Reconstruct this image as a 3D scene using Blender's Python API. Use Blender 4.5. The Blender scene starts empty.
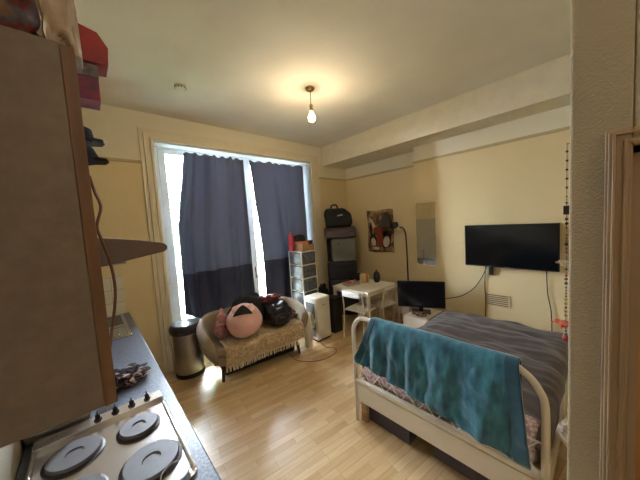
import bpy, bmesh, math, random
from mathutils import Vector, Matrix, noise
PI = math.pi
random.seed(7)
S = bpy.context.scene
COL = S.collection

# ------------------------------------------------------------------ camera
cam_d = bpy.data.cameras.new('camera'); cam = bpy.data.objects.new('camera', cam_d); COL.objects.link(cam)
cam_d.sensor_fit = 'HORIZONTAL'; cam_d.sensor_width = 36.0
cam_d.lens = 256.985 / 640 * 36.0
cam_d.clip_start = 0.02; cam_d.clip_end = 200
rt = Vector((0.73836953, -0.67157712, -0.06160041)); up = Vector((0.09376869, 0.01178008, 0.99552432)); fw = Vector((0.66784569, 0.74084101, -0.07167096))
M = Matrix((rt, up, -fw)).transposed().to_4x4(); M.translation = Vector((0, 0, 1.847))
cam.matrix_world = M
S.camera = cam

# ------------------------------------------------------------------ exposure
S.view_settings.view_transform = 'Standard'; S.view_settings.look = 'None'
S.view_settings.gamma = 1.0; S.view_settings.use_curve_mapping = False
S.view_settings.exposure = 0.78

# ------------------------------------------------------------------ sky and daylight
W = bpy.data.worlds.new('world'); S.world = W; W.use_nodes = True
nt = W.node_tree; nt.nodes.clear()
wo = nt.nodes.new('ShaderNodeOutputWorld'); bg = nt.nodes.new('ShaderNodeBackground')
bg.inputs[0].default_value = (0.78, 0.89, 1.0, 1); bg.inputs[1].default_value = 185.0
nt.links.new(bg.outputs[0], wo.inputs[0])
# portal in the glazed opening: guides the sky light in, gives no light of its own
pl = bpy.data.lights.new('window_portal', 'AREA'); pl.shape = 'RECTANGLE'; pl.size = 2.6; pl.size_y = 3.0
pl.cycles.is_portal = True
po = bpy.data.objects.new('window_portal', pl); COL.objects.link(po); po.location = (2.0, 4.16, 1.5); po.rotation_euler = (PI/2, 0, 0)
po.rotation_euler = Vector((0, -1, 0)).to_track_quat('-Z', 'Z').to_euler()
# pendant bulb
bl = bpy.data.lights.new('pendant_bulb_light', 'POINT'); bl.energy = 13; bl.color = (1.0, 0.80, 0.54); bl.shadow_soft_size = 0.05
bo = bpy.data.objects.new('pendant_bulb_light', bl); COL.objects.link(bo); bo.location = (1.964, 2.189, 2.93)
# unseen fill lamp added behind the camera to brighten the kitchen end
kl = bpy.data.lights.new('near_fill_light', 'AREA'); kl.shape = 'DISK'; kl.size = 0.3; kl.energy = 5.5; kl.color = (1.0, 0.84, 0.66)
ko = bpy.data.objects.new('near_fill_light', kl); COL.objects.link(ko); ko.location = (0.45, -1.0, 3.25)

# ------------------------------------------------------------------ materials
def lin(c):
    c = c / 255.0
    return c / 12.92 if c <= 0.04045 else ((c + 0.055) / 1.055) ** 2.4
def rgb(r, g, b): return (lin(r), lin(g), lin(b), 1)
MATS = {}
def mat(name, col, rough=0.6, metal=0.0, col2=None, nscale=8, bump=0.0, bscale=60, stretch=None, emit=None, estr=0, alpha=1, sheen=0, spec=None, lo=0.35, hi=0.65, coat=0):
    if name in MATS: return MATS[name]
    m = bpy.data.materials.new(name); m.use_nodes = True; MATS[name] = m
    n = m.node_tree; b = n.nodes['Principled BSDF']
    b.inputs['Base Color'].default_value = col; b.inputs['Roughness'].default_value = rough; b.inputs['Metallic'].default_value = metal
    if spec is not None: b.inputs['Specular IOR Level'].default_value = spec
    if sheen: b.inputs['Sheen Weight'].default_value = sheen
    if coat: b.inputs['Coat Weight'].default_value = coat
    tc = n.nodes.new('ShaderNodeTexCoord'); mp = n.nodes.new('ShaderNodeMapping'); n.links.new(tc.outputs['Object'], mp.inputs[0])
    if stretch: mp.inputs['Scale'].default_value = stretch
    no = n.nodes.new('ShaderNodeTexNoise'); no.inputs['Scale'].default_value = nscale; no.inputs['Detail'].default_value = 4
    n.links.new(mp.outputs[0], no.inputs['Vector'])
    cr = n.nodes.new('ShaderNodeValToRGB'); cr.color_ramp.elements[0].position = lo; cr.color_ramp.elements[1].position = hi
    c2 = col2 or tuple(x * 0.93 for x in col[:3]) + (1,)
    cr.color_ramp.elements[0].color = c2; cr.color_ramp.elements[1].color = col
    n.links.new(no.outputs['Fac'], cr.inputs[0]); n.links.new(cr.outputs[0], b.inputs['Base Color'])
    if bump:
        n2 = n.nodes.new('ShaderNodeTexNoise'); n2.inputs['Scale'].default_value = bscale; n2.inputs['Detail'].default_value = 3
        n.links.new(tc.outputs['Object'], n2.inputs['Vector'])
        bp = n.nodes.new('ShaderNodeBump'); bp.inputs['Strength'].default_value = bump; bp.inputs['Distance'].default_value = 0.01
        n.links.new(n2.outputs['Fac'], bp.inputs['Height']); n.links.new(bp.outputs[0], b.inputs['Normal'])
    if emit: b.inputs['Emission Color'].default_value = emit; b.inputs['Emission Strength'].default_value = estr
    if alpha < 1: b.inputs['Alpha'].default_value = alpha
    return m
def glass_mat(name, tint=(1, 1, 1, 1), gl=0.08, rough=0.02):
    m = bpy.data.materials.new(name); m.use_nodes = True; n = m.node_tree; n.nodes.clear()
    o = n.nodes.new('ShaderNodeOutputMaterial'); t = n.nodes.new('ShaderNodeBsdfTransparent'); g = n.nodes.new('ShaderNodeBsdfGlossy'); x = n.nodes.new('ShaderNodeMixShader')
    fr = n.nodes.new('ShaderNodeFresnel'); fr.inputs[0].default_value = 1.45
    ad = n.nodes.new('ShaderNodeMath'); ad.operation = 'MAXIMUM'; ad.inputs[1].default_value = gl
    t.inputs[0].default_value = tint; g.inputs['Roughness'].default_value = rough
    n.links.new(fr.outputs[0], ad.inputs[0]); n.links.new(ad.outputs[0], x.inputs[0]); n.links.new(t.outputs[0], x.inputs[1]); n.links.new(g.outputs[0], x.inputs[2]); n.links.new(x.outputs[0], o.inputs[0])
    MATS[name] = m; return m

def brick_mat(name, c1, c2, mortar, bw, rh, ms, rough, rot=(0, 0, 0), offset=0.5, bump=0.0, noisec=None, bias=0.0, freq=2):
    m = bpy.data.materials.new(name); m.use_nodes = True; MATS[name] = m; n = m.node_tree; b = n.nodes['Principled BSDF']
    tc = n.nodes.new('ShaderNodeTexCoord'); mp = n.nodes.new('ShaderNodeMapping'); mp.inputs['Rotation'].default_value = rot
    n.links.new(tc.outputs['Object'], mp.inputs[0])
    br = n.nodes.new('ShaderNodeTexBrick'); br.inputs['Scale'].default_value = 1.0
    br.inputs['Color1'].default_value = c1; br.inputs['Color2'].default_value = c2; br.inputs['Mortar'].default_value = mortar
    br.inputs['Brick Width'].default_value = bw; br.inputs['Row Height'].default_value = rh; br.inputs['Mortar Size'].default_value = ms
    br.inputs['Bias'].default_value = bias; br.offset = offset; br.offset_frequency = freq
    n.links.new(mp.outputs[0], br.inputs['Vector'])
    out = br.outputs['Color']
    if noisec:
        mp2 = n.nodes.new('ShaderNodeMapping'); mp2.inputs['Scale'].default_value = (2, 26, 1); n.links.new(mp.outputs[0], mp2.inputs[0])
        no = n.nodes.new('ShaderNodeTexNoise'); no.inputs['Scale'].default_value = 2.0; no.inputs['Detail'].default_value = 5; n.links.new(mp2.outputs[0], no.inputs['Vector'])
        cr = n.nodes.new('ShaderNodeValToRGB'); cr.color_ramp.elements[0].color = noisec; cr.color_ramp.elements[1].color = (1, 1, 1, 1)
        cr.color_ramp.elements[0].position = 0.3; cr.color_ramp.elements[1].position = 0.7
        n.links.new(no.outputs['Fac'], cr.inputs[0])
        mx = n.nodes.new('ShaderNodeMix'); mx.data_type = 'RGBA'; mx.blend_type = 'MULTIPLY'; mx.inputs[0].default_value = 1
        n.links.new(out, mx.inputs[6]); n.links.new(cr.outputs[0], mx.inputs[7]); out = mx.outputs[2]
    n.links.new(out, b.inputs['Base Color']); b.inputs['Roughness'].default_value = rough
    if bump:
        bp = n.nodes.new('ShaderNodeBump'); bp.inputs['Strength'].default_value = bump; bp.inputs['Distance'].default_value = 0.004; bp.invert = True
        n.links.new(br.outputs['Fac'], bp.inputs['Height']); n.links.new(bp.outputs[0], b.inputs['Normal'])
    return m

def zsplit_mat(name, low, high, z, rough=0.75, bump=0.25, bscale=35, mid=None):
    """paint / cloth that changes colour at a fixed height (world metres)"""
    m = mat(name, high, rough, bump=bump, bscale=bscale); n = m.node_tree; b = n.nodes['Principled BSDF']
    tc = n.nodes.new('ShaderNodeTexCoord'); sp = n.nodes.new('ShaderNodeSeparateXYZ'); n.links.new(tc.outputs['Object'], sp.inputs[0])
    gt = n.nodes.new('ShaderNodeMath'); gt.operation = 'GREATER_THAN'; gt.inputs[1].default_value = z; n.links.new(sp.outputs['Z'], gt.inputs[0])
    no = n.nodes.new('ShaderNodeTexNoise'); no.inputs['Scale'].default_value = 1.3; no.inputs['Detail'].default_value = 5; n.links.new(tc.outputs['Object'], no.inputs['Vector'])
    mr = n.nodes.new('ShaderNodeMapRange'); mr.inputs[3].default_value = 0.90; mr.inputs[4].default_value = 1.06; n.links.new(no.outputs['Fac'], mr.inputs[0])
    mx = n.nodes.new('ShaderNodeMix'); mx.data_type = 'RGBA'; mx.inputs[6].default_value = low; mx.inputs[7].default_value = high; n.links.new(gt.outputs[0], mx.inputs[0])
    vm = n.nodes.new('ShaderNodeVectorMath'); vm.operation = 'SCALE'; n.links.new(mx.outputs[2], vm.inputs[0]); n.links.new(mr.outputs[0], vm.inputs['Scale'])
    n.links.new(vm.outputs[0], b.inputs['Base Color'])
    return m

RAILZ = 2.713
wall_m = zsplit_mat('wall_paint', rgb(226, 206, 162), rgb(232, 224, 202), RAILZ, bump=0.15)
nib_m = mat('woodchip_paint', rgb(174, 162, 140), 0.75, bump=0.45, bscale=150, nscale=3)
ceil_m = mat('ceiling_paint', rgb(234, 229, 215), 0.85, bump=0.22, bscale=45, nscale=2)
beam_m = mat('beam_paint', rgb(230, 221, 198), 0.8, bump=0.2, bscale=30)
trim_m = mat('trim_paint', rgb(228, 216, 190), 0.45, nscale=5)
rail_m = mat('rail_paint', rgb(196, 176, 132), 0.5)
upvc_m = mat('white_upvc', rgb(232, 238, 242), 0.3)
white_m = mat('white_metal', rgb(226, 218, 204), 0.35)
whitew_m = mat('white_laminate', rgb(228, 220, 204), 0.4, nscale=3)
whitep_m = mat('white_plastic', rgb(228, 224, 214), 0.4)
black_m = mat('black_plastic', rgb(22, 22, 24), 0.4)
darkp_m = mat('dark_plastic', rgb(38, 38, 42), 0.35)
screen_m = mat('black_screen', rgb(7, 7, 10), 0.13, spec=0.5)
steel_m = mat('brushed_steel', rgb(176, 172, 168), 0.32, 1.0, stretch=(1, 1, 20), nscale=20, bump=0.05, bscale=200)
sink_m = mat('sink_steel', rgb(190, 192, 196), 0.22, 1.0)
hob_m = mat('hob_steel', rgb(214, 210, 206), 0.24, 0.85, nscale=2)
iron_m = mat('cast_iron_plate', rgb(112, 110, 116), 0.5, 0.2, nscale=30, bump=0.1, bscale=300)
ironrim_m = mat('dark_plate_rim', rgb(46, 38, 34), 0.4, 0.4)
knob_m = mat('black_knob', rgb(16, 16, 18), 0.25)
chrome_m = mat('chrome', rgb(210, 210, 210), 0.12, 1.0)
counter_m = mat('worktop_laminate', rgb(108, 117, 138), 0.34, nscale=90, col2=rgb(82, 90, 110), bump=0.05, bscale=150, lo=0.42, hi=0.6)
cabin_m = mat('beige_laminate', rgb(130, 117, 106), 0.55, nscale=40, col2=rgb(120, 107, 96), bump=0.04, bscale=200)
cabedge_m = mat('brown_wood_edge', rgb(126, 94, 70), 0.5, nscale=12, stretch=(4, 4, .6), col2=rgb(110, 80, 58))
hood_m = mat('brown_grey_hood', rgb(122, 106, 98), 0.4)
curtain_m = zsplit_mat('curtain_cloth', rgb(56, 57, 70), rgb(98, 101, 114), 1.23, rough=0.8, bump=0.12, bscale=220)
_n = curtain_m.node_tree; _b = _n.nodes['Principled BSDF']; _o = [q for q in _n.nodes if q.type == 'OUTPUT_MATERIAL'][0]
_t = _n.nodes.new('ShaderNodeBsdfTranslucent'); _x = _n.nodes.new('ShaderNodeMixShader'); _x.inputs[0].default_value = 0.20
_n.links.new(_b.inputs['Base Color'].links[0].from_socket, _t.inputs[0]); _n.links.new(_b.outputs[0], _x.inputs[1]); _n.links.new(_t.outputs[0], _x.inputs[2]); _n.links.new(_x.outputs[0], _o.inputs[0])
sofa_m = mat('beige_tweed', rgb(166, 150, 130), 0.9, nscale=120, col2=rgb(140, 124, 104), bump=0.4, bscale=300, sheen=0.2)
legw_m = mat('dark_wood', rgb(58, 38, 28), 0.45, nscale=10)
throw_m = mat('tan_throw', rgb(214, 192, 158), 0.95, nscale=34, col2=rgb(160, 134, 98), bump=1.0, bscale=90, sheen=0.4, lo=.3, hi=.7)
fringe_m = mat('cream_fringe', rgb(234, 220, 196), 0.95, nscale=30)
pink_m = mat('pink_plush', rgb(236, 190, 182), 0.95, nscale=6, col2=rgb(226, 174, 168), bump=0.3, bscale=160, sheen=0.5)
pinkd_m = mat('dusky_pink_plush', rgb(196, 132, 130), 0.95, nscale=14, col2=rgb(168, 106, 108), bump=0.5, bscale=120, sheen=0.5)
blackc_m = mat('black_cloth', rgb(24, 23, 28), 0.85, nscale=20, bump=0.3, bscale=60)
navyc_m = mat('navy_nylon', rgb(22, 25, 38), 0.45, nscale=20, bump=0.25, bscale=40)
redc_m = mat('dark_red_cloth', rgb(128, 40, 48), 0.8, nscale=18, col2=rgb(70, 26, 34))
scarf_m = mat('patterned_scarf', rgb(176, 140, 110), 0.85, nscale=45, col2=rgb(50, 32, 28), lo=0.46, hi=0.54)
teal_m = mat('teal_velvet', rgb(54, 134, 160), 0.7, nscale=11, col2=rgb(8, 74, 102), stretch=(1, 1.7, 0.6), bump=0.8, bscale=22, sheen=0.45, lo=0.3, hi=0.72)
tealhem_m = mat('teal_hem', rgb(12, 86, 108), 0.8, nscale=10, col2=rgb(8, 58, 82), sheen=0.5)
duvet_m = mat('charcoal_bedding', rgb(82, 71, 72), 0.85, nscale=6, col2=rgb(70, 60, 62), bump=0.15, bscale=120, sheen=0.2)
matt_m = mat('mattress_ticking', rgb(206, 196, 188), 0.85, nscale=30, bump=0.2, bscale=80)
pinkbed_m = mat('pink_patterned_sheet', rgb(204, 184, 184), 0.9, nscale=50, col2=rgb(146, 118, 122), lo=0.38, hi=0.64)
storage_m = mat('dark_storage_fabric', rgb(92, 86, 98), 0.85, nscale=30)
wood_m = mat('pale_wood', rgb(188, 160, 118), 0.5, nscale=8, stretch=(1, 1, 8), col2=rgb(168, 138, 98))
card_m = mat('cardboard', rgb(150, 112, 78), 0.8, nscale=10)
cardo_m = mat('orange_carton', rgb(196, 118, 70), 0.7, nscale=10)
red_m = mat('red_card', rgb(176, 40, 34), 0.5, nscale=14, col2=rgb(140, 26, 28))
magenta_m = mat('pinkish_red_card', rgb(176, 52, 72), 0.5, nscale=24, col2=rgb(120, 50, 90))
greyp_m = mat('grey_print_card', rgb(150, 140, 138), 0.5, nscale=40, col2=rgb(90, 78, 82))
navy_m = mat('navy_suitcase', rgb(30, 33, 46), 0.45, nscale=20, bump=0.1)
greycase_m = mat('grey_hard_shell', rgb(108, 110, 106), 0.4, nscale=5)
taupe_m = mat('taupe_fabric', rgb(88, 76, 74), 0.85, nscale=20, bump=0.2)
drawerp_m = mat('smoky_drawer_plastic', rgb(104, 108, 114), 0.2, nscale=16, col2=rgb(66, 66, 72), lo=0.3, hi=0.7)
content_m = mat('drawer_contents', rgb(150, 140, 130), 0.8, nscale=30, col2=rgb(40, 38, 44), lo=.42, hi=.58)
mirror_m = mat('mirror_silver', rgb(235, 238, 236), 0.02, 1.0)
vent_m = mat('cream_vent', rgb(206, 186, 148), 0.5)
ventd_m = mat('dark_vent_gap', rgb(74, 58, 42), 0.8)
cable_m = mat('dark_cable', rgb(52, 42, 36), 0.5)
bcable_m = mat('brown_cable', rgb(112, 78, 58), 0.5)
doorw_m = mat('tan_door', rgb(190, 140, 84), 0.5, nscale=6, col2=rgb(174, 124, 70))
arch_m = mat('old_gloss_paint', rgb(160, 138, 114), 0.4, nscale=6)
bulb_m = mat('lit_bulb', rgb(255, 220, 150), 0.3, emit=(1.0, 0.74, 0.32, 1), estr=14)
brass_m = mat('old_brass', rgb(170, 140, 90), 0.35, 1.0)
leaf_m = mat('leaf_green', rgb(110, 150, 84), 0.7, nscale=4, col2=rgb(70, 112, 56))
bark_m = mat('bark', rgb(84, 70, 56), 0.9)
lawn_m = mat('garden_paving', rgb(140, 146, 128), 0.9, nscale=2)
fence_m = mat('fence_wood', rgb(128, 112, 92), 0.9, nscale=6)
glass_m = glass_mat('window_glass', gl=0.05)
jar_m = glass_mat('clear_glass', (0.95, 0.97, 0.97, 1), gl=0.16)
floor_m = brick_mat('laminate_floor', rgb(208, 174, 128), rgb(232, 206, 164), rgb(186, 152, 108), 0.34, 0.062, 0.0012, 0.30, rot=(0, 0, math.radians(8)), offset=0.37, noisec=(0.86, 0.82, 0.76, 1), freq=3)
tile_m = brick_mat('white_tile', rgb(232, 228, 216), rgb(226, 222, 210), rgb(196, 188, 172), 0.15, 0.15, 0.004, 0.25, rot=(PI/2, 0, 0), offset=0, bump=0.4)
tile2_m = brick_mat('white_tile_side', rgb(232, 228, 216), rgb(226, 222, 210), rgb(196, 188, 172), 0.15, 0.15, 0.004, 0.25, rot=(PI/2, 0, PI/2), offset=0, bump=0.4)

# ------------------------------------------------------------------ mesh helpers
def box(bm, x0, x1, y0, y1, z0, z1, m=None):
    r = bmesh.ops.create_cube(bm, size=1)
    T = Matrix.Translation(((x0+x1)/2, (y0+y1)/2, (z0+z1)/2)) @ Matrix.Diagonal((abs(x1-x0), abs(y1-y0), abs(z1-z0), 1))
    bmesh.ops.transform(bm, matrix=(m @ T) if m else T, verts=r['verts'])
    return r['verts']
def spline(pts, n=6):
    P = [Vector(p) for p in pts]
    if len(P) < 3: return P
    out = []
    for i in range(len(P)-1):
        a = P[i-1] if i else P[0]*2-P[1]; b, c = P[i], P[i+1]; d = P[i+2] if i+2 < len(P) else P[-1]*2-P[-2]
        for k in range(n):
            t = k/n
            out.append(0.5*((2*b)+(c-a)*t+(2*a-5*b+4*c-d)*t*t+(3*b-a-3*c+d)*t**3))
    out.append(P[-1]); return out
def tube(bm, pts, r, seg=10, smooth=True, n=6, cap=True, closed=False):
    P = spline(pts, n) if smooth else [Vector(p) for p in pts]
    rr = r if callable(r) else (lambda t: r)
    rings = []; N = len(P); prev = None
    for i, p in enumerate(P):
        if closed: d = P[(i+1) % N]-P[i-1]
        else: d = P[min(i+1, N-1)]-P[max(i-1, 0)]
        d.normalize()
        if prev is None:
            a = Vector((0, 0, 1)) if abs(d.z) < 0.9 else Vector((1, 0, 0)); u = d.cross(a).normalized()
        else: u = (prev - d*prev.dot(d)).normalized()
        prev = u; v = d.cross(u); q = rr(i/max(1, N-1))
        rings.append([bm.verts.new(p+(u*math.cos(2*PI*k/seg)+v*math.sin(2*PI*k/seg))*q) for k in range(seg)])
    for i in range(N if closed else N-1):
        A, B = rings[i], rings[(i+1) % N]
        for k in range(seg): bm.faces.new((A[k], A[(k+1) % seg], B[(k+1) % seg], B[k]))
    if cap and not closed:
        bm.faces.new(rings[0][::-1]); bm.faces.new(rings[-1])
def lathe(bm, prof, c=(0, 0, 0), seg=32, sx=1, sy=1, m=None, cap=True):
    rings = []
    for r, z in prof:
        ring = []
        for k in range(seg):
            p = Vector((c[0]+sx*r*math.cos(2*PI*k/seg), c[1]+sy*r*math.sin(2*PI*k/seg), c[2]+z))
            ring.append(bm.verts.new(m @ p if m else p))
        rings.append(ring)
    for A, B in zip(rings, rings[1:]):
        for k in range(seg): bm.faces.new((A[k], A[(k+1) % seg], B[(k+1) % seg], B[k]))
    if cap:
        if prof[0][0] > 1e-4: bm.faces.new(rings[0][::-1])
        if prof[-1][0] > 1e-4: bm.faces.new(rings[-1])
def prism(bm, poly, z0, z1, m=None):
    f = lambda p: m @ Vector(p) if m else Vector(p)
    A = [bm.verts.new(f((x, y, z0))) for x, y in poly]; B = [bm.verts.new(f((x, y, z1))) for x, y in poly]
    n = len(poly)
    for k in range(n): bm.faces.new((A[k], A[(k+1) % n], B[(k+1) % n], B[k]))
    bm.faces.new(A[::-1]); bm.faces.new(B)
def grid(bm, f, nu, nv):
    V = [[bm.verts.new(f(i/nu, j/nv)) for j in range(nv+1)] for i in range(nu+1)]
    for i in range(nu):
        for j in range(nv): bm.faces.new((V[i][j], V[i+1][j], V[i+1][j+1], V[i][j+1]))
    return V
def blob(bm, c, s, sub=3, nz=0.0, ns=3.0, seed=0, m=None, power=1.0):
    r = bmesh.ops.create_icosphere(bm, subdivisions=sub, radius=1)
    for v in r['verts']:
        p = v.co.copy()
        if power != 1.0: p = Vector([math.copysign(abs(a)**power, a) for a in p])
        d = 1 + nz*noise.noise(v.co*ns+Vector((seed*7.3, seed*3.1, seed)))
        q = Vector((p.x*s[0]*d, p.y*s[1]*d, p.z*s[2]*d))
        v.co = (m @ q if m else q) + Vector(c)
def rrect(w, d, r, n=5, cx=0, cy=0):
    P = []
    for sx, sy, a in ((1, 1, 0), (-1, 1, 90), (-1, -1, 180), (1, -1, 270)):
        for k in range(n+1):
            t = math.radians(a+90*k/n); P.append((cx+sx*(w/2-r)+r*math.cos(t), cy+sy*(d/2-r)+r*math.sin(t)))
    return P

def obj(name, bm, m, parent=None, bevel=0, smooth=True, solid=0, sub=0, seg=2, world=True):
    if parent is not None and world:
        bm.transform(parent.matrix_world.inverted())
    bmesh.ops.recalc_face_normals(bm, faces=bm.faces)
    me = bpy.data.meshes.new(name); bm.to_mesh(me); bm.free()
    o = bpy.data.objects.new(name, me); COL.objects.link(o); me.materials.append(m)
    if parent is not None: o.parent = parent
    if smooth:
        me.polygons.foreach_set('use_smooth', [True]*len(me.polygons)); me.update()
        if not sub:
            me.set_sharp_from_angle(angle=math.radians(38))
    if solid: s = o.modifiers.new('solid', 'SOLIDIFY'); s.thickness = solid; s.offset = 0
    if bevel: b = o.modifiers.new('bevel', 'BEVEL'); b.width = bevel; b.segments = seg; b.limit_method = 'ANGLE'; b.harden_normals = False
    if sub: s = o.modifiers.new('sub', 'SUBSURF'); s.levels = sub; s.render_levels = sub
    return o
def BM(): return bmesh.new()
def tag(o, label, cat, group=None):
    o['label'] = label; o['category'] = cat
    if group: o['group'] = group
    return o
def thing(name, label, cat, loc=(0, 0, 0), rz=0, group=None):
    o = bpy.data.objects.new(name, None); COL.objects.link(o); o.empty_display_size = 0.1
    o.location = loc; o.rotation_euler = (0, 0, rz)
    o.matrix_world = Matrix.Translation(loc) @ Matrix.Rotation(rz, 4, 'Z')
    return tag(o, label, cat, group)
def L(name, bm, m, parent, **k): return obj(name, bm, m, parent, world=False, **k)   # mesh given in the thing's own coordinates
def structure(name, bm, m, parent=None, **k):
    k.setdefault('smooth', False)
    o = obj(name, bm, m, parent, **k)
    o['kind'] = 'structure'
    return o
def dup(root, loc, rz, label, group=None):
    r = root.copy(); COL.objects.link(r); r.location = loc; r.rotation_euler = (0, 0, rz); r['label'] = label
    if group: r['group'] = group
    for ch in list(root.children):
        c = ch.copy(); COL.objects.link(c); c.parent = r
        for g in list(ch.children):
            d = g.copy(); COL.objects.link(d); d.parent = c
    return r
def sbox(name, x0, x1, y0, y1, z0, z1, m, parent=None, **k):
    b = BM(); box(b, x0, x1, y0, y1, z0, z1); return structure(name, b, m, parent, **k)

# ------------------------------------------------------------------ the room
XL, XA, XC, XB, YF, YC, H, HB = -0.31, 4.293, 4.036, 3.623, 3.81, 2.089, 3.316, 2.948
XN, YN, YB, YK = 1.15, 0.075, -0.35, -1.5
T = 0.15
b = BM(); box(b, XL-T, XA+T, YK-T, YF+T+0.2, -0.1, 0); structure('floor', b, floor_m)
b = BM(); box(b, XL-T, XA+T, YK-T, YF+T+0.2, H, H+0.1); structure('ceiling', b, ceil_m)
sbox('wall_left', XL-T, XL, YK-T, YF+T+0.2, 0, H, wall_m)
WX0, WX1, WZ = 0.715, 3.28, 2.98          # opening of the glazed doors
b = BM(); box(b, XL-T, WX0, YF, YF+T+0.2, 0, H); box(b, WX1, XA+T, YF, YF+T+0.2, 0, H); box(b, WX0, WX1, YF, YF+T+0.2, WZ, H)
structure('wall_far', b, wall_m)
sbox('wall_right', XA, XA+T, YB-T, YF+T+0.2, 0, H, wall_m)
sbox('wall_chimney_breast', XC, XA+0.01, YB, YC, 0, HB+0.02, wall_m)
b = BM(); box(b, XB, XA+0.01, YB, YF, HB, H+0.01); structure('ceiling_beam', b, beam_m)
sbox('wall_near_right', XN+0.12, XA+T, YB-T, YB, 0, H, wall_m)
# woodchip wall with the doorway
DY0, DY1, DZ = -0.052, -0.86, 2.003
b = BM(); box(b, XN, XN+0.12, DY0, YN, 0, H); box(b, XN, XN+0.12, YK-T, DY1, 0, H); box(b, XN, XN+0.12, DY1, DY0, DZ, H)
structure('wall_doorway', b, nib_m, bevel=0.006)
sbox('wall_back', XL-T, XN+0.12, YK-T, YK, 0, H, nib_m)

# picture rail and plaster line
def rail(n, pts):
    for i, (x0, x1, y0, y1) in enumerate(pts):
        b = BM(); box(b, x0, x1, y0, y1, RAILZ-0.025, RAILZ+0.012); structure('trim_%d' % (n+i), b, rail_m, bevel=0.006)
rail(1, [(XL, 0.58, YF-0.02, YF), (3.49, XA-0.018, YF-0.02, YF), (XA-0.018, XA, YC, YF), (XC-0.018, XC, YB, YC+0.018), (XC-0.018, XA-0.018, YC, YC+0.018)])
# skirting
for nm, a in (('baseboard_far', (XL+0.6, 0.57, YF-0.02, YF)), ('baseboard_far_right', (3.5, XA-0.02, YF-0.02, YF)), ('baseboard_alcove', (XA-0.02, XA, YC+0.02, YF)), ('baseboard_chimney', (XC-0.02, XC, YB, YC+0.02)), ('baseboard_near', (XN+0.12, XC-0.02, YB, YB+0.02))):
    b = BM(); box(b, *a, 0, 0.15); structure(nm, b, trim_m, bevel=0.006)
# architrave round the glazed doors: stepped mouldings
b = BM()
for w, d in ((0.145, 0.018), (0.10, 0.032), (0.035, 0.045)):
    box(b, WX0-w, WX0, YF-d, YF, 0, WZ+w); box(b, WX1, WX1+w*1.5, YF-d, YF, 0, WZ+w); box(b, WX0-w, WX1+w*1.5, YF-d-0.0005, YF, WZ, WZ+w)
structure('trim_window_architrave', b, trim_m, bevel=0.006)
# white lining of the reveal
b = BM(); box(b, WX0, WX0+0.015, YF-0.01, YF+0.35, 0, WZ); box(b, WX1-0.015, WX1, YF-0.01, YF+0.35, 0, WZ); box(b, WX0, WX1, YF-0.01, YF+0.35, WZ-0.015, WZ)
structure('trim_reveal_lining', b, upvc_m)
# glazed frame and its two leaves
YG = 4.02
b = BM()
box(b, WX0+0.015, WX0+0.075, YG-0.03, YG+0.04, 0, WZ-0.015); box(b, WX1-0.075, WX1-0.015, YG-0.03, YG+0.04, 0, WZ-0.015)
box(b, WX0+0.075, WX1-0.075, YG-0.03, YG+0.04, WZ-0.045, WZ-0.015); box(b, WX0+0.075, WX1-0.075, YG-0.03, YG+0.04, 0, 0.05)
structure('window_1', b, upvc_m, bevel=0.004)
mid = 2.03
for k, (a, c) in enumerate(((WX0+0.077, mid-0.002), (mid+0.002, WX1-0.077))):
    b = BM(); s = 0.09; z0, z1 = 0.052, WZ-0.047
    box(b, a, a+s, YG-0.025, YG+0.03, z0, z1); box(b, c-s, c, YG-0.025, YG+0.03, z0, z1)
    box(b, a+s, c-s, YG-0.025, YG+0.03, z1-0.045, z1); box(b, a+s, c-s, YG-0.025, YG+0.03, z0, z0+0.36)
    d = structure('door_%d' % (k+1), b, upvc_m, bevel=0.005)
    b = BM(); box(b, a+s-0.01, c-s+0.01, YG, YG+0.008, z0+0.35, z1-0.04); obj('pane', b, glass_m, d, smooth=False)
    hx = c-s/2 if k == 0 else a+s/2
    b = BM(); box(b, hx-0.015, hx+0.015, YG-0.035, YG-0.025, 0.95, 1.15); tube(b, [(hx, YG-0.035, 1.08), (hx, YG-0.07, 1.08), (hx-0.1 if k == 0 else hx+0.1, YG-0.07, 1.08)], 0.009, smooth=False)
    obj('door_handle', b, chrome_m, d)
b = BM(); tube(b, [(WX0+0.008, YF+0.06, 1.15), (WX0+0.03, YF+0.06, 1.15)], 0.014, smooth=False); structure('trim_latch_keep', b, black_m)
# near doorway: stepped architrave, lining, closed door leaf
b = BM()
for a, e, d in ((0.0, -0.052, 0.016), (-0.006, -0.05, 0.026), (-0.014, -0.02, 0.034), (-0.034, -0.044, 0.031)):
    box(b, XN-d, XN, e, a, 0, 2.055+a)
    box(b, XN-d, XN, DY1-(a-DY0), e, 2.055+e, 2.055+a)
    box(b, XN-d, XN, DY1-(a-DY0), DY1-(e-DY0), 0, 2.055+a)
structure('trim_door_architrave', b, arch_m, bevel=0.003)
b = BM(); box(b, XN, XN+0.12, DY0-0.02, DY0, 0, DZ); box(b, XN, XN+0.12, DY1, DY1+0.02, 0, DZ); box(b, XN, XN+0.12, DY1, DY0, DZ-0.02, DZ)
structure('trim_door_lining', b, arch_m)
b = BM(); box(b, XN+0.06, XN+0.1, DY1+0.022, DY0-0.022, 0.005, DZ-0.022); d3 = structure('door_3', b, doorw_m, bevel=0.003)
b = BM()
for z0, z1 in ((0.2, 0.9), (1.05, 1.85)):
    box(b, XN+0.052, XN+0.062, DY1+0.14, DY0-0.14, z0, z1)
obj('door_panel', b, doorw_m, d3, bevel=0.006)
b = BM(); tube(b, [(XN+0.06, DY1+0.08, 1.0), (XN+0.02, DY1+0.08, 1.0), (XN+0.02, DY1+0.18, 1.0)], 0.009, smooth=False); obj('door_handle', b, brass_m, d3)
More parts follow.
